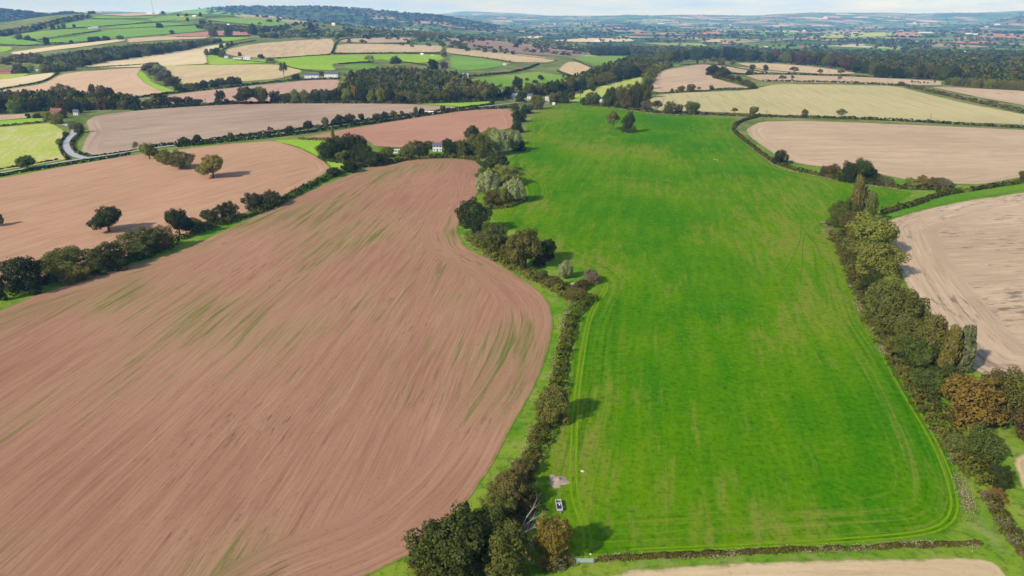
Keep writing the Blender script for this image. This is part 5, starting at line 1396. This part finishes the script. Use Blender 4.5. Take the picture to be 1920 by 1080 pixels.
WOODS = [
    ([(-160, 206), (0, 206), (120, 206), (245, 203), (250, 192), (150, 187), (0, 187), (-160, 192)], 8.5, 11, 12, ['deep', 'dark', 'dark', 'olive', 'bronze', 'green'], 'big', 'dark autumn wood behind its front trees at the left edge'),
    ([(640, 189), (720, 191), (800, 190), (840, 188), (830, 178), (800, 168), (860, 152), (880, 146), (800, 141), (720, 138), (660, 143), (645, 165)], 8.5, 10, 12, ['deep', 'dark', 'dark', 'olive', 'bronze', 'green', 'grey'], 'big', 'dark mixed wood in the centre behind the mauve field'),
    ([(840, 189), (955, 185), (985, 178), (940, 172), (880, 160), (862, 152), (835, 165), (845, 178)], 9, 10, 11, ['dark', 'olive', 'bronze', 'yg', 'deep', 'grey'], 'big', 'lighter wood and garden trees right of the green clearing'),
    ([(985, 180), (1050, 174), (1100, 166), (1140, 155), (1205, 140), (1240, 120), (1240, 108), (1200, 106), (1150, 124), (1090, 146), (1040, 164), (990, 174)], 9.5, 11, 12, ['deep', 'dark', 'dark', 'olive', 'bronze', 'green'], 'mid', 'dark diagonal belt of trees climbing to the long forest'),
    ([(1205, 138), (1240, 122), (1262, 124), (1232, 138), (1222, 160), (1212, 162)], 8, 9, 9, ['olive', 'dark', 'grey', 'yg'], 'mid', 'mixed scrub joining the tall clump to the forest'),
    ([(1240, 118), (1300, 111), (1370, 113), (1440, 117), (1440, 104), (1340, 99), (1240, 103)], 11, 13, 15, ['deep', 'dark', 'dark', 'olive', 'green', 'bronze'], 'mid', 'dark left part of the long forest below the plain'),
    ([(1440, 116), (1530, 122), (1640, 139), (1660, 128), (1560, 112), (1440, 104)], 11, 13, 14, ['russet', 'bronze', 'dark', 'olive', 'green', 'dark'], 'mid', 'russet middle part of the long forest below the plain'),
    ([(1640, 144), (1720, 147), (1790, 150), (1850, 154), (1925, 158), (2120, 170), (2120, 132), (1925, 126), (1790, 122), (1660, 120)], 11, 13, 14, ['deep', 'dark', 'green', 'olive', 'olive', 'bronze', 'dark', 'russet', 'green', 'dark'], 'mid', 'mixed right part of the long forest below the plain'),
    ([(1778, 157), (1850, 164), (1925, 168), (2120, 182), (2120, 172), (1925, 160), (1850, 156), (1780, 153)], 8, 8, 8, ['olive', 'bronze', 'olive', 'yg'], 'mid', 'low even plantation at the right edge before the forest'),
    ([(150, 124), (200, 113), (300, 100), (375, 87), (420, 78), (400, 77), (330, 84), (240, 90), (140, 103), (60, 116), (70, 122), (110, 124)], 10, 11, 9, ['olive', 'dark', 'olive', 'grey', 'green', 'dark'], 'mid', 'long belt of trees slanting along the foot of the hill'),
    ([(20, 118), (70, 119), (80, 108), (60, 104), (20, 108)], 10, 10, 8, ['grey', 'bronze', 'olive'], 'mid', 'grey brown copse above the village at the left edge'),
    ([(1110, 104), (1180, 105), (1180, 98), (1140, 96), (1105, 97)], 11, 12, 17, ['deep', 'dark', 'deep'], 'mid', 'block of dark conifers above the green slope'),
    ([(1440, 103), (1560, 111), (1660, 119), (1790, 121), (1925, 124), (2120, 130), (2120, 104), (1925, 100), (1760, 100), (1600, 98), (1440, 95)], 22, 15, 13, ['dark', 'deep', 'olive', 'bronze', 'green', 'dark'], 'far', 'wooded gardens and copses just beyond the long forest'),
    ([(1100, 97), (1240, 102), (1440, 103), (1440, 92), (1240, 90), (1100, 88)], 24, 15, 13, ['dark', 'deep', 'olive', 'grey'], 'far', 'woods beyond the left part of the long forest'),
    ([(480, 72), (560, 71), (640, 70), (760, 70), (860, 72), (960, 80), (1060, 92), (1100, 96), (1100, 88), (960, 72), (800, 62), (640, 60), (480, 62)], 22, 15, 12, ['olive', 'grey', 'dark', 'olive', 'silver'], 'far', 'pale belt of trees behind the tan central fields'),
    ([(55, 62), (80, 55), (110, 46), (140, 40), (170, 34), (150, 32), (110, 40), (60, 52), (30, 58), (-40, 66), (-40, 74), (10, 68)], 20, 16, 12, ['dark', 'olive', 'deep', 'grey'], 'far', 'wood along the left rim of the hill'),
    ([(165, 27), (240, 23), (290, 21), (330, 17), (400, 20), (440, 24), (440, 22), (380, 18), (320, 16), (240, 21), (165, 25)], 16, 15, 13, ['dark', 'deep', 'grey'], 'far', 'dark wood along the skyline of the hill'),
    ([(380, 47), (440, 51), (500, 57), (500, 66), (440, 60), (400, 57), (365, 55)], 18, 13, 11, ['olive', 'dark', 'grey'], 'far', 'copse on the right flank of the hill'),
]
for i, w_ in enumerate(WOODS):
    G = scatter(w_[0], w_[1], 300 + i)
    if len(G):
        wood('woodland', G, w_[2], w_[3], w_[4], w_[5], w_[6], 400 + i)

# trees of the far lowland and of the blue hills: clumps, hedgerow lines and woods
def far_country():
    rng = np.random.default_rng(77)
    n = 60000
    Y = np.exp(rng.uniform(math.log(2300), math.log(15500), n))
    pxs = rng.uniform(480, 2080, n)
    X = (pxs - 960) / 1417 * Y
    # keep in clumps and in lines
    a, b = X / 260.0, Y / 360.0
    clump = np.sin(a * .9 + 1.1 * np.sin(b * .7)) * np.sin(b * .8 + 1.3 * np.sin(a * .5 + 1)) + .5 * np.sin(a * 2.3 + b) * np.sin(b * 2.1)
    fx = np.abs(((X + 60 * np.sin(Y / 400)) / 330.0) % 1 - .5) * 330; fy = np.abs(((Y + 80 * np.sin(X / 300)) / 420.0) % 1 - .5) * 420
    line = (fx < 14) | (fy < 16)
    p = np.where(clump > .62, .5, np.where(line, .42, .025))
    p = p * np.clip((Y - 2300) / 600, .2, 1)
    k = rng.random(n) < p
    # leave the explicit lowland fields open
    return np.stack([X[k], Y[k]], 1)


G = far_country()
dist = G[:, 1]
wood('woodland', G[dist < 5200], 16, 12, ['dark', 'deep', 'olive', 'bronze', 'green', 'dark'], 'far', 'copses and hedgerow trees scattered over the lowland plain', 5)
wood('woodland', G[dist >= 5200], 30, 15, ['dark', 'deep', 'dark', 'olive'], 'far', 'tiny trees of the farthest plain below the horizon', 6)


def ridge():
    rng = np.random.default_rng(78)
    n = 5200
    Y = rng.uniform(5600, 7800, n); pxs = rng.uniform(390, 930, n)
    X = (pxs - 960) / 1417 * Y
    k = rng.random(n) < .55 + .45 * np.sin(X / 300.0) * np.sin(Y / 410.0)
    P = np.stack([X[k], Y[k]], 1)
    Y = rng.uniform(4700, 5700, 2200); pxs = rng.uniform(-150, 190, 2200)
    return np.concatenate([P, np.stack([(pxs - 960) / 1417 * Y, Y], 1)])


wood('woodland', ridge(), 26, 14, ['dark', 'deep', 'deep', 'olive'], 'far', 'woods covering the distant blue hills on the left', 8)


# ------------------------------------------------------------------ buildings
def house(x, y, wp, ratio, hgt, roofh, wall, roof, label, cat='house', name='cottage', rot=0.0, windows=0, chimneys=0, door=False, wm=None, overhang=.35):
    q, m = at(x, y)
    L = wm or wp * m / F
    D = L * ratio
    e = bpy.data.objects.new(name, None); link(e)
    e.location = (q[0], q[1] + D * .5, q[2] - .1)
    e.rotation_euler = (0, 0, rot)
    tag(e, label, cat)
    a, b = L / 2, D / 2
    mb = MB(); mb.box(-a, a, -b, b, -.6, hgt)
    mb.poly([(-a, -b, hgt), (-a, 0, hgt + roofh), (-a, b, hgt)]); mb.poly([(a, -b, hgt), (a, b, hgt), (a, 0, hgt + roofh)])
    mb.build('wall', wall, e)
    r = MB(); o = overhang; t = .18; k = roofh / b
    for s in (-1, 1):
        y0, z0 = s * (b + o), hgt - o * k
        p = [(-a - o, y0, z0), (a + o, y0, z0), (a + o, 0, hgt + roofh), (-a - o, 0, hgt + roofh)]
        if s > 0: p = p[::-1]
        r.poly([(u[0], u[1], u[2] + t) for u in p]); r.poly([(u[0], u[1], u[2] + .02) for u in p[::-1]])
    for s in (-1, 1):
        r.poly([(s * (a + o), -(b + o), hgt - o * k + .02), (s * (a + o), -(b + o), hgt - o * k + t), (s * (a + o), 0, hgt + roofh + t), (s * (a + o), 0, hgt + roofh + .02)])
        r.poly([(s * (a + o), (b + o), hgt - o * k + .02), (s * (a + o), (b + o), hgt - o * k + t), (s * (a + o), 0, hgt + roofh + t), (s * (a + o), 0, hgt + roofh + .02)])
        r.poly([(-a - o, s * (b + o), hgt - o * k + .02), (a + o, s * (b + o), hgt - o * k + .02), (a + o, s * (b + o), hgt - o * k + t), (-a - o, s * (b + o), hgt - o * k + t)])
    ro = r.build('roof', roof, e)
    for i in range(chimneys):
        cx = (-a + .7) if i == 0 else (a - .7)
        MB().box(cx - .45, cx + .45, -.4, .4, hgt + roofh - .6, hgt + roofh + 1.3).build('chimney', M_BRICK, ro)
    if windows:
        storeys = 2 if hgt > 4 else 1
        for st in range(storeys):
            for i in range(windows):
                if door and st == 0 and i == windows // 2: continue
                cx = -a + (i + .5) * L / windows; z0 = .9 + st * 2.6
                wn = MB().box(cx - .62, cx + .62, -b - .06, -b - .004, z0, z0 + 1.15).build('window', M_WHITE, e)
                for px_ in (-.3, .3):
                    MB().box(cx + px_ - .25, cx + px_ + .25, -b - .09, -b - .065, z0 + .1, z0 + 1.05).build('pane', M_GLASS, wn)
        if door:
            cx = -a + (windows // 2 + .5) * L / windows
            d = MB().box(cx - .5, cx + .5, -b - .06, -b - .004, 0, 2.1).build('door', M_DARKT, e)
            MB().box(cx + .33, cx + .4, -b - .1, -b - .062, 1.0, 1.08).build('handle', M_GALV, d)
    return e


house(820, 284, 17, .7, 4.6, 2.2, M_WHITE, M_SLATE, 'white house with slate roof among trees above the ploughed field', windows=3, chimneys=2, door=True)
house(743, 287, 12, .5, 2.4, .5, M_WHITE, M_PALE, 'low white shed in the hedge left of the white house', 'shed', 'garden_shed', windows=1)
house(584, 147, 26, .36, 5.4, 3.4, M_WHITE, M_SLATE, 'left one of the two long white cottages with dark roofs', windows=5, chimneys=2, door=True, rot=.05)
house(621, 145, 25, .36, 5.4, 3.4, M_WHITE, M_SLATE, 'right one of the two long white cottages with dark roofs', windows=5, chimneys=2, door=True, rot=-.05)
house(870, 146, 16, .6, 4.5, 3, M_PINKW, M_STEELR, 'house with a lilac grey roof at the far edge of the wood', windows=3)
house(775, 133, 15, .6, 4.6, 3.2, M_BRICK, M_TILE, 'red brick house behind the central wood', windows=3, chimneys=1)
house(836, 152, 9, .7, 4, 2.5, M_WHITE, M_PALE, 'small white house inside the central wood', windows=2)
house(794, 163, 6, .8, 3.4, 2, M_CREAM, M_CREAM, 'tiny cream hut above the green clearing in the wood', 'hut', 'wooden_hut')
house(917, 175, 9, .7, 4.4, 2.6, M_PINKW, M_TILE, 'pink walled house on the right side of the wood', windows=2)
house(964, 186, 12, .7, 4.8, 2.6, M_WHITE, M_WHITE, 'bright white house at the head of the crop field', windows=2, chimneys=1)
house(994, 186, 11, .7, 4.4, 2.4, M_WHITE, M_SLATE, 'white house with grey roof right of the bright white house', windows=2)
house(1026, 190, 7, .7, 3.6, 2.0, M_WHITE, M_PALE, 'small pale house nearest the crop field hedge', windows=1)
house(1038, 197, 5, .6, 2.2, .8, M_WHITE, M_WHITE, 'tiny white hut at the top edge of the crop field', 'hut', 'white_hut')
house(1126, 194, 3, 1, 4.0, 1.0, M_WHITE, M_WHITE, 'narrow white gable between trees above the crop field', 'hut', 'white_hut')
house(804, 214, 17, .3, 2.6, .7, M_CREAM, M_CREAM, 'long low cream shed behind the lane hedge', 'shed', 'low_shed', windows=4)
house(463, 113, 13, .6, 4.6, 2.6, M_WHITE, M_PALE, 'white farmhouse beside the vivid lime paddock', 'house', 'farmhouse', windows=3, chimneys=1)
house(424, 109, 7, .8, 4.6, 3.0, M_WHITE, M_SLATE, 'small white house left of the white farmhouse', windows=2)
house(445, 111, 16, .25, 2.4, .8, M_CREAM, M_PALE, 'low pale outbuilding between the two farm houses', 'barn', 'outbuilding')
house(791, 104, 5, .8, 3.4, 2.6, M_WHITE, M_WHITE, 'white tent shaped building in the lime pasture', 'shelter', 'field_shelter')
house(811, 105, 6, .6, 2.2, .9, M_WHITE, M_PALE, 'low white shelter right of the white tent shaped building', 'shelter', 'field_shelter')
house(946, 123, 6, .6, 3.2, 1.6, M_WHITE, M_PALE, 'white hut at the right end of the green pasture', 'hut', 'white_hut')
house(976, 128, 14, .5, 3.6, 1.6, M_BRICK, M_SLATE, 'dark roofed barn beside the thick dark hedge', 'barn', 'barn')
house(10, 139, 22, .5, 4.6, 3.4, M_BRICK, M_TILE, 'red roofed building cut by the left edge', windows=3)
house(23, 136, 6, 1.2, 6, 3, M_PINKW, M_TILE, 'pale pink gabled house beside the red roofed building', windows=1)
house(72, 134, 9, .7, 4.4, 2.4, M_WHITE, M_SLATE, 'white walled house among the left village trees', windows=2)
house(105, 217, 20, .5, 4.6, 3.2, M_BRICK, M_TILE, 'brick house with tiled roof at the corner of the left wood', windows=3, chimneys=1)
house(142, 216, 9, .6, 3.6, 2.4, M_WHITE, M_SLATE, 'small white house showing between trees of the left wood', windows=2)
house(178, 54, 13, .4, 4.5, 3.0, M_STEELR, M_STEELR, 'grey hillside barn at the end of a hedge', 'barn', 'barn')
house(168, 54, 5, .8, 5.0, 3.0, M_WHITE, M_SLATE, 'white cottage beside the grey hillside barn')
house(280, 27, 12, .3, 6, 2.0, M_WHITE, M_WHITE, 'left white barn of the hilltop farm by the mast', 'barn', 'barn')
house(294, 27, 9, .3, 6, 2.0, M_WHITE, M_WHITE, 'right white barn of the hilltop farm by the mast', 'barn', 'barn')
house(342, 32, 6, .6, 6, 3.5, M_PINKW, M_TILE, 'pink farmhouse on the hilltop right of the mast')
house(364, 33, 7, .6, 6, 3.5, M_PINKW, M_WHITE, 'pale pink farmhouse under the dark hilltop tree')
house(428, 50, 4, .9, 6, 4, M_WHITE, M_WHITE, 'white house in the copse on the right flank of the hill')
house(625, 48, 6, .6, 8, 4, M_CREAM, M_CREAM, 'cream house at the foot of the blue hills')
# lowland buildings
for a in [
    (1085, 88, 26, .5, 6, 3, M_STEELR, M_STEELR, 'long lilac grey barn roof behind the dark mauve field', 'barn', 'barn'),
    (1079, 91, 14, .5, 5, 2.5, M_CREAM, M_STEELR, 'shorter lilac grey barn in front of the long one', 'barn', 'barn'),
    (1531, 106, 7, .7, 6, 2.5, M_WHITE, M_WHITE, 'white house rising over the russet forest edge', 'house', 'house'),
    (1562, 110, 16, .4, 5, 3, M_CREAM, M_CREAM, 'cream long house behind the russet forest edge', 'house', 'house'),
    (1590, 111, 8, .6, 6, 3, M_CREAM, M_CREAM, 'cream gabled house right of the cream long house', 'house', 'house'),
    (1811, 102, 5, .9, 7, 5, M_WHITE, M_WHITE, 'white gabled house alone in the lowland trees at right', 'house', 'house'),
    (1846, 103, 13, .4, 5, 3, M_BRICK, M_TILE, 'reddish farm building right of the white gabled lowland house', 'barn', 'barn'),
    (1505, 91, 5, .8, 12, 1.5, M_BRICK, M_BRICK, 'brick tower among the lowland trees', 'tower', 'brick_tower'),
    (1437, 89, 6, .7, 6, 4, M_WHITE, M_SLATE, 'white house just over the middle of the forest', 'house', 'house'),
    (1421, 93, 5, .7, 5, 3, M_WHITE, M_SLATE, 'small white house left of the one over the forest', 'house', 'house'),
    (1738, 62, 22, .5, 7, 2, M_WHITE, M_WHITE, 'row of bright white sheds far out on the plain', 'shed', 'farm_shed'),
    (1818, 64, 10, .5, 7, 2, M_WHITE, M_WHITE, 'left white shed of the far right group', 'shed', 'farm_shed'),
    (1830, 65, 7, .5, 7, 2, M_WHITE, M_WHITE, 'right white shed of the far right group', 'shed', 'farm_shed'),
    (1085, 61, 6, .6, 9, 4, M_WHITE, M_WHITE, 'white building out on the plain near a smoke haze', 'house', 'house'),
    (1120, 79, 10, .4, 6, 3, M_CREAM, M_CREAM, 'cream farm building on the pale sunlit strip', 'barn', 'barn'),
    (1240, 45, 14, .4, 9, 3, M_WHITE, M_WHITE, 'long white works building far across the plain', 'works', 'works_building'),
    (1283, 47, 14, .4, 9, 3, M_PINKW, M_PINKW, 'pinkish works building right of the long white works', 'works', 'works_building'),
    (1335, 48, 5, .6, 10, 4, M_WHITE, M_WHITE, 'white far house above the pinkish patch of the plain', 'house', 'house'),
    (1369, 48, 4, .6, 10, 4, M_WHITE, M_WHITE, 'tiny white far house beneath the thin reddish strip', 'house', 'house'),
    (1018, 48, 5, .6, 14, 5, M_PINKW, M_TILE, 'reddish far house on the left of the plain', 'house', 'house'),
    (1040, 46, 3, .7, 12, 5, M_WHITE, M_WHITE, 'tiny white house right of the reddish far house', 'house', 'house'),
    (1548, 34, 6, .6, 16, 6, M_WHITE, M_WHITE, 'white far building below the horizon ridge', 'house', 'house'),
    (1715, 44, 4, .7, 12, 5, M_WHITE, M_WHITE, 'tiny white house on the green far slope', 'house', 'house'),
    (1508, 59, 4, .7, 9, 4, M_WHITE, M_WHITE, 'tiny white house left of the sunlit lime field', 'house', 'house'),
    (1871, 47, 9, .5, 10, 4, M_WHITE, M_WHITE, 'white far building towards the right edge', 'barn', 'barn'),
    (1851, 51, 5, .7, 10, 5, M_CREAM, M_TILE, 'cream far house left of the far white building', 'house', 'house'),
    (1675, 76, 12, .4, 6, 3, M_BRICK, M_TILE, 'brick roofs in the dark lowland trees', 'house', 'house'),
    (1712, 108, 10, .5, 6, 3, M_PINKW, M_TILE, 'pink roofed house over the right forest', 'house', 'house'),
    (1655, 104, 14, .4, 6, 3, M_BRICK, M_TILE, 'long brick farm behind the bright green lowland field', 'barn', 'barn'),
]:
    house(*a)


# ------------------------------------------------------------------ poles and mast
def pole(x, y, h, label):
    q, m = at(x, y)
    e = bpy.data.objects.new('telegraph_pole', None); link(e); e.location = q; tag(e, label, 'pole')
    MB().tube([(0, 0, -.5), (0, 0, h)], [.24, .18], 8).build('shaft', M_WOODP, e)
    MB().box(-.9, .9, -.07, .07, h - .7, h - .52).build('crossarm', M_WOODP, e)
    for s in (-.7, 0, .7):
        MB().tube([(s, 0, h - .52), (s, 0, h - .32)], [.06, .04], 6).build('insulator', M_PALE, e)


pole(1744, 226, 7.5, 'wooden telegraph pole right of the pale hedge tree in the khaki field')
pole(1913, 236, 7.5, 'wooden telegraph pole near the right edge by the long dark hedge')
pole(1437, 217, 6.5, 'wooden telegraph pole at the bend of the crop field hedge')
pole(1515, 121, 12, 'pale pole standing before the russet forest')


def mast():
    q, m = at(288, 27)
    e = bpy.data.objects.new('radio_mast', None); link(e); e.location = q; tag(e, 'tall thin radio mast beside the white hilltop farm', 'mast')
    h = 24 * m / F
    mb = MB()
    for a in range(3):
        x, y = 1.6 * math.cos(a * 2.094), 1.6 * math.sin(a * 2.094)
        mb.tube([(x * .9, y * .9, -1), (x * .7, y * .7, h)], [.24, .2], 5)
    z = 0.0; k = 0
    while z < h - 3:
        for a in range(3):
            p = (math.cos(a * 2.094) * .85, math.sin(a * 2.094) * .85, z); b = (a + 1) % 3
            mb.tube([p, (math.cos(b * 2.094) * .85, math.sin(b * 2.094) * .85, z + 3)], [.08, .08], 4)
        z += 3
    mb.build('lattice', M_GALV, e)
    MB().tube([(0, 0, h), (0, 0, h + 4)], [.12, .06], 6).build('antenna', M_GALV, e)


mast()

# ------------------------------------------------------------------ small things in the near field corner
def on_ground(x, y, rz=0.0, dz=.1):
    q, m = at(x, y)
    return (q[0], q[1], q[2] + dz), m


loc, _ = on_ground(1048, 952)
tr = bpy.data.objects.new('farm_trailer', None); link(tr); tr.location = loc; tr.rotation_euler = (0, 0, .06)
tag(tr, 'small open trailer with a pale frame on the grass by the bottom clump', 'trailer')
fr = MB()
for x0, x1, y0, y1 in ((-.66, .66, -1.75, -1.65), (-.66, .66, 1.65, 1.75), (-.66, -.56, -1.649, 1.649), (.56, .66, -1.649, 1.649), (-.559, .559, .55, .65)):
    fr.box(x0, x1, y0, y1, .45, .92)
fr.build('frame', M_PALE, tr)
MB().box(-.559, .559, -1.649, 1.649, .46, .52).build('floor', M_DARKT, tr)
for s in (-1, 1):
    wl = MB().tube([(s * .67, -.1, .31), (s * .80, -.1, .31)], [.31, .31], 16).build('wheel', M_RUBBER, tr)
    MB().tube([(s * .801, -.1, .31), (s * .815, -.1, .31)], [.16, .16], 12).build('rim', M_GALV, wl)
MB().box(-.05, .05, -2.6, -1.751, .5, .58).build('drawbar', M_GALV, tr)
MB().tube([(0, -2.4, .05), (0, -2.4, .6)], [.04, .04], 8).build('jockey_wheel', M_GALV, tr)


def lump(name, loc, r, h, mat, label, cat, seed, rag=.25, n=22, rings=7):
    rng = random.Random(seed)
    ph = [rng.uniform(0, 6) for _ in range(5)]
    V = [(0, 0, h)]; Fc = []
    for i in range(1, rings + 1):
        t = i / rings
        for k in range(n):
            a = 2 * math.pi * k / n
            rr = r * t * (1 + rag * (math.sin(3 * a + ph[0]) * .4 + math.sin(5 * a + ph[1]) * .35 + math.sin(9 * a + ph[2]) * .25) * t + rng.uniform(-.04, .04))
            z = h * (1 - t) ** 1.4 * (1 + rng.uniform(-.2, .2)) - (.1 if i == rings else 0)
            V.append((rr * math.cos(a), rr * math.sin(a), z))
    for k in range(n): Fc.append((0, 1 + k, 1 + (k + 1) % n))
    for i in range(rings - 1):
        b = 1 + i * n
        for k in range(n): Fc.append((b + k, b + n + k, b + n + (k + 1) % n, b + (k + 1) % n))
    mb = MB(); mb.v = V; mb.f = Fc
    o = mb.build(name, mat, None, True); o.location = loc
    return tag(o, label, cat)


M_EARTH = plain_mat('ashy_earth', (.33, .24, .175), .45, 3.0)
M_STONE = plain_mat('pale_stone', (.50, .44, .30), .12, 3)
M_SACK = plain_mat('white_sack', (.80, .80, .80), .05, 3)
loc, _ = on_ground(1046, 903)
lump('earth_heap', loc, 2.7, .55, M_EARTH, 'flat ragged heap of pinkish earth on the grass above the trailer', 'heap', 3, .5)
lump('straw_bale', (loc[0] + .1, loc[1] + .2, loc[2] + .3), .85, .8, M_EARTH, 'rounded lump sitting on the pinkish earth heap', 'lump', 4, .08)
loc, _ = on_ground(1092, 884)
lump('pale_stone', loc, .55, .35, M_STONE, 'pale yellowish stone lying right of the wheel tracks', 'stone', 5, .25)
loc, _ = on_ground(1049, 949)
lump('white_sack', (loc[0], loc[1] - .3, loc[2] + .45), .24, .3, M_SACK, 'white sack lying inside the open trailer', 'sack', 6, .1)
loc, _ = on_ground(1057, 951)
lump('small_stone', loc, .25, .2, M_STONE, 'small pale stone on the grass right of the trailer', 'stone', 7, .2)
loc, _ = on_ground(1107, 1040)
lump('small_stone', loc, .28, .24, M_SACK, 'small white stone on the wheel track above the gate', 'stone', 8, .2)

# field gate
q, m = at(1096, 1056)
gt = bpy.data.objects.new('field_gate', None); link(gt); gt.location = (q[0], q[1], q[2]); tag(gt, 'grey metal field gate between the golden tree and the low brown hedge', 'gate')
for i in range(6):
    z = .25 + i * .19
    MB().tube([(-1.75, 0, z), (1.75, 0, z)], [.035, .035], 8).build('rail', M_GALV, gt)
for x in (-1.75, 0, 1.75):
    MB().box(x - .03, x + .03, -.045, .045, .2, 1.26).build('upright', M_GALV, gt)
for x in (-1.98, 1.98):
    MB().box(x - .1, x + .1, -.1, .1, -.4, 1.5).build('post', M_WOODP, gt)
MB().box(-1.72, 1.72, -.012, .012, .24, 1.22).build('mesh_sheet', M_GALV, gt)


# fallen dead tree
def dead_tree():
    rng = random.Random(21)
    a, m = at(972, 1012); b, _ = at(1040, 962)
    e = bpy.data.objects.new('fallen_tree', None); link(e); e.location = a; tag(e, 'pale leafless fallen tree between the olive tree and the golden tree', 'tree')
    d = Vector((b[0] - a[0], b[1] - a[1], 0)); L = d.length; d.normalize(); side = Vector((-d.y, d.x, 0))
    def br(p, dr, l, r, lev):
        mb = MB(); pts = [p]; rad = [r]; c = p.copy(); dd = dr.copy()
        for i in range(4):
            dd = (dd + Vector((rng.uniform(-.28, .28), rng.uniform(-.28, .28), rng.uniform(-.16, .14)))).normalized()
            c = c + dd * l / 4; c.z = max(c.z, .15); pts.append(c.copy()); rad.append(r * (1 - (i + 1) / 4.6))
        mb.tube(pts, rad, 6)
        o = [mb]
        if lev:
            for k in range(4 if lev == 2 else 3):
                i = rng.randint(1, 3)
                nd = (dd + side * rng.uniform(-.8, .8) + Vector((0, 0, rng.uniform(-.1, .6)))).normalized()
                o += br(pts[i], nd, l * rng.uniform(.4, .65), rad[i] * .6, lev - 1)
        return o
    base = Vector((0, 0, 1.2))
    MB().tube([(0, 0, -.3), (0, 0, 1.4)], [.34, .26], 8).build('stump', M_DEAD, e)
    for k in range(4):
        nd = (d + side * (-.42 + k * .2) + Vector((0, 0, .12 + .08 * (k % 2)))).normalized()
        mb = MB()
        for s in br(base, nd, L * rng.uniform(.5, .72), .16, 2):
            off = len(mb.v); mb.v += s.v; mb.f += [tuple(i + off for i in f) for f in s.f]
        mb.build('limb', M_DEAD, e)


dead_tree()
# pale split log in the scrub
q, m = at(1082, 540)
lg = MB().tube([(-2.6, 0, .5), (0, .4, .7), (2.6, .2, .4)], [.4, .5, .3], 9).build('fallen_log', M_DEAD)
lg.location = (q[0], q[1], q[2] + 1.2); tag(lg, 'pale fallen log lying in the scrub near the grey round bush', 'log')
# the pale streak in the crop
q, m = at(1342, 300)
st = MB().box(-.2, .2, -3.5, 3.5, .0, .12).build('plastic_sheet', M_STONE)
st.location = (q[0], q[1], q[2] + .2); st.rotation_euler = (0, 0, .35); tag(st, 'thin pale streak of sheeting lying out in the crop field', 'sheeting')


# ------------------------------------------------------------------ air
def haze_box():
    mb = MB(); mb.box(-60000, 60000, -600, 47000, -70, 290)
    nb = NB('haze_air')
    pv = nb.n('ShaderNodeVolumePrincipled')
    pv.inputs['Color'].default_value = (.22, .50, 1.0, 1)
    pv.inputs['Absorption Color'].default_value = (1, 1, 1, 1)     # air only scatters
    pv.inputs['Density'].default_value = 6.4e-5
    pv.inputs['Anisotropy'].default_value = 0.0
    nb.t.links.new(pv.outputs[0], nb.out.inputs['Volume'])
    o = mb.build('haze', nb.m)
    tag(o, 'thin blue air over the whole country', kind='stuff')


haze_box()
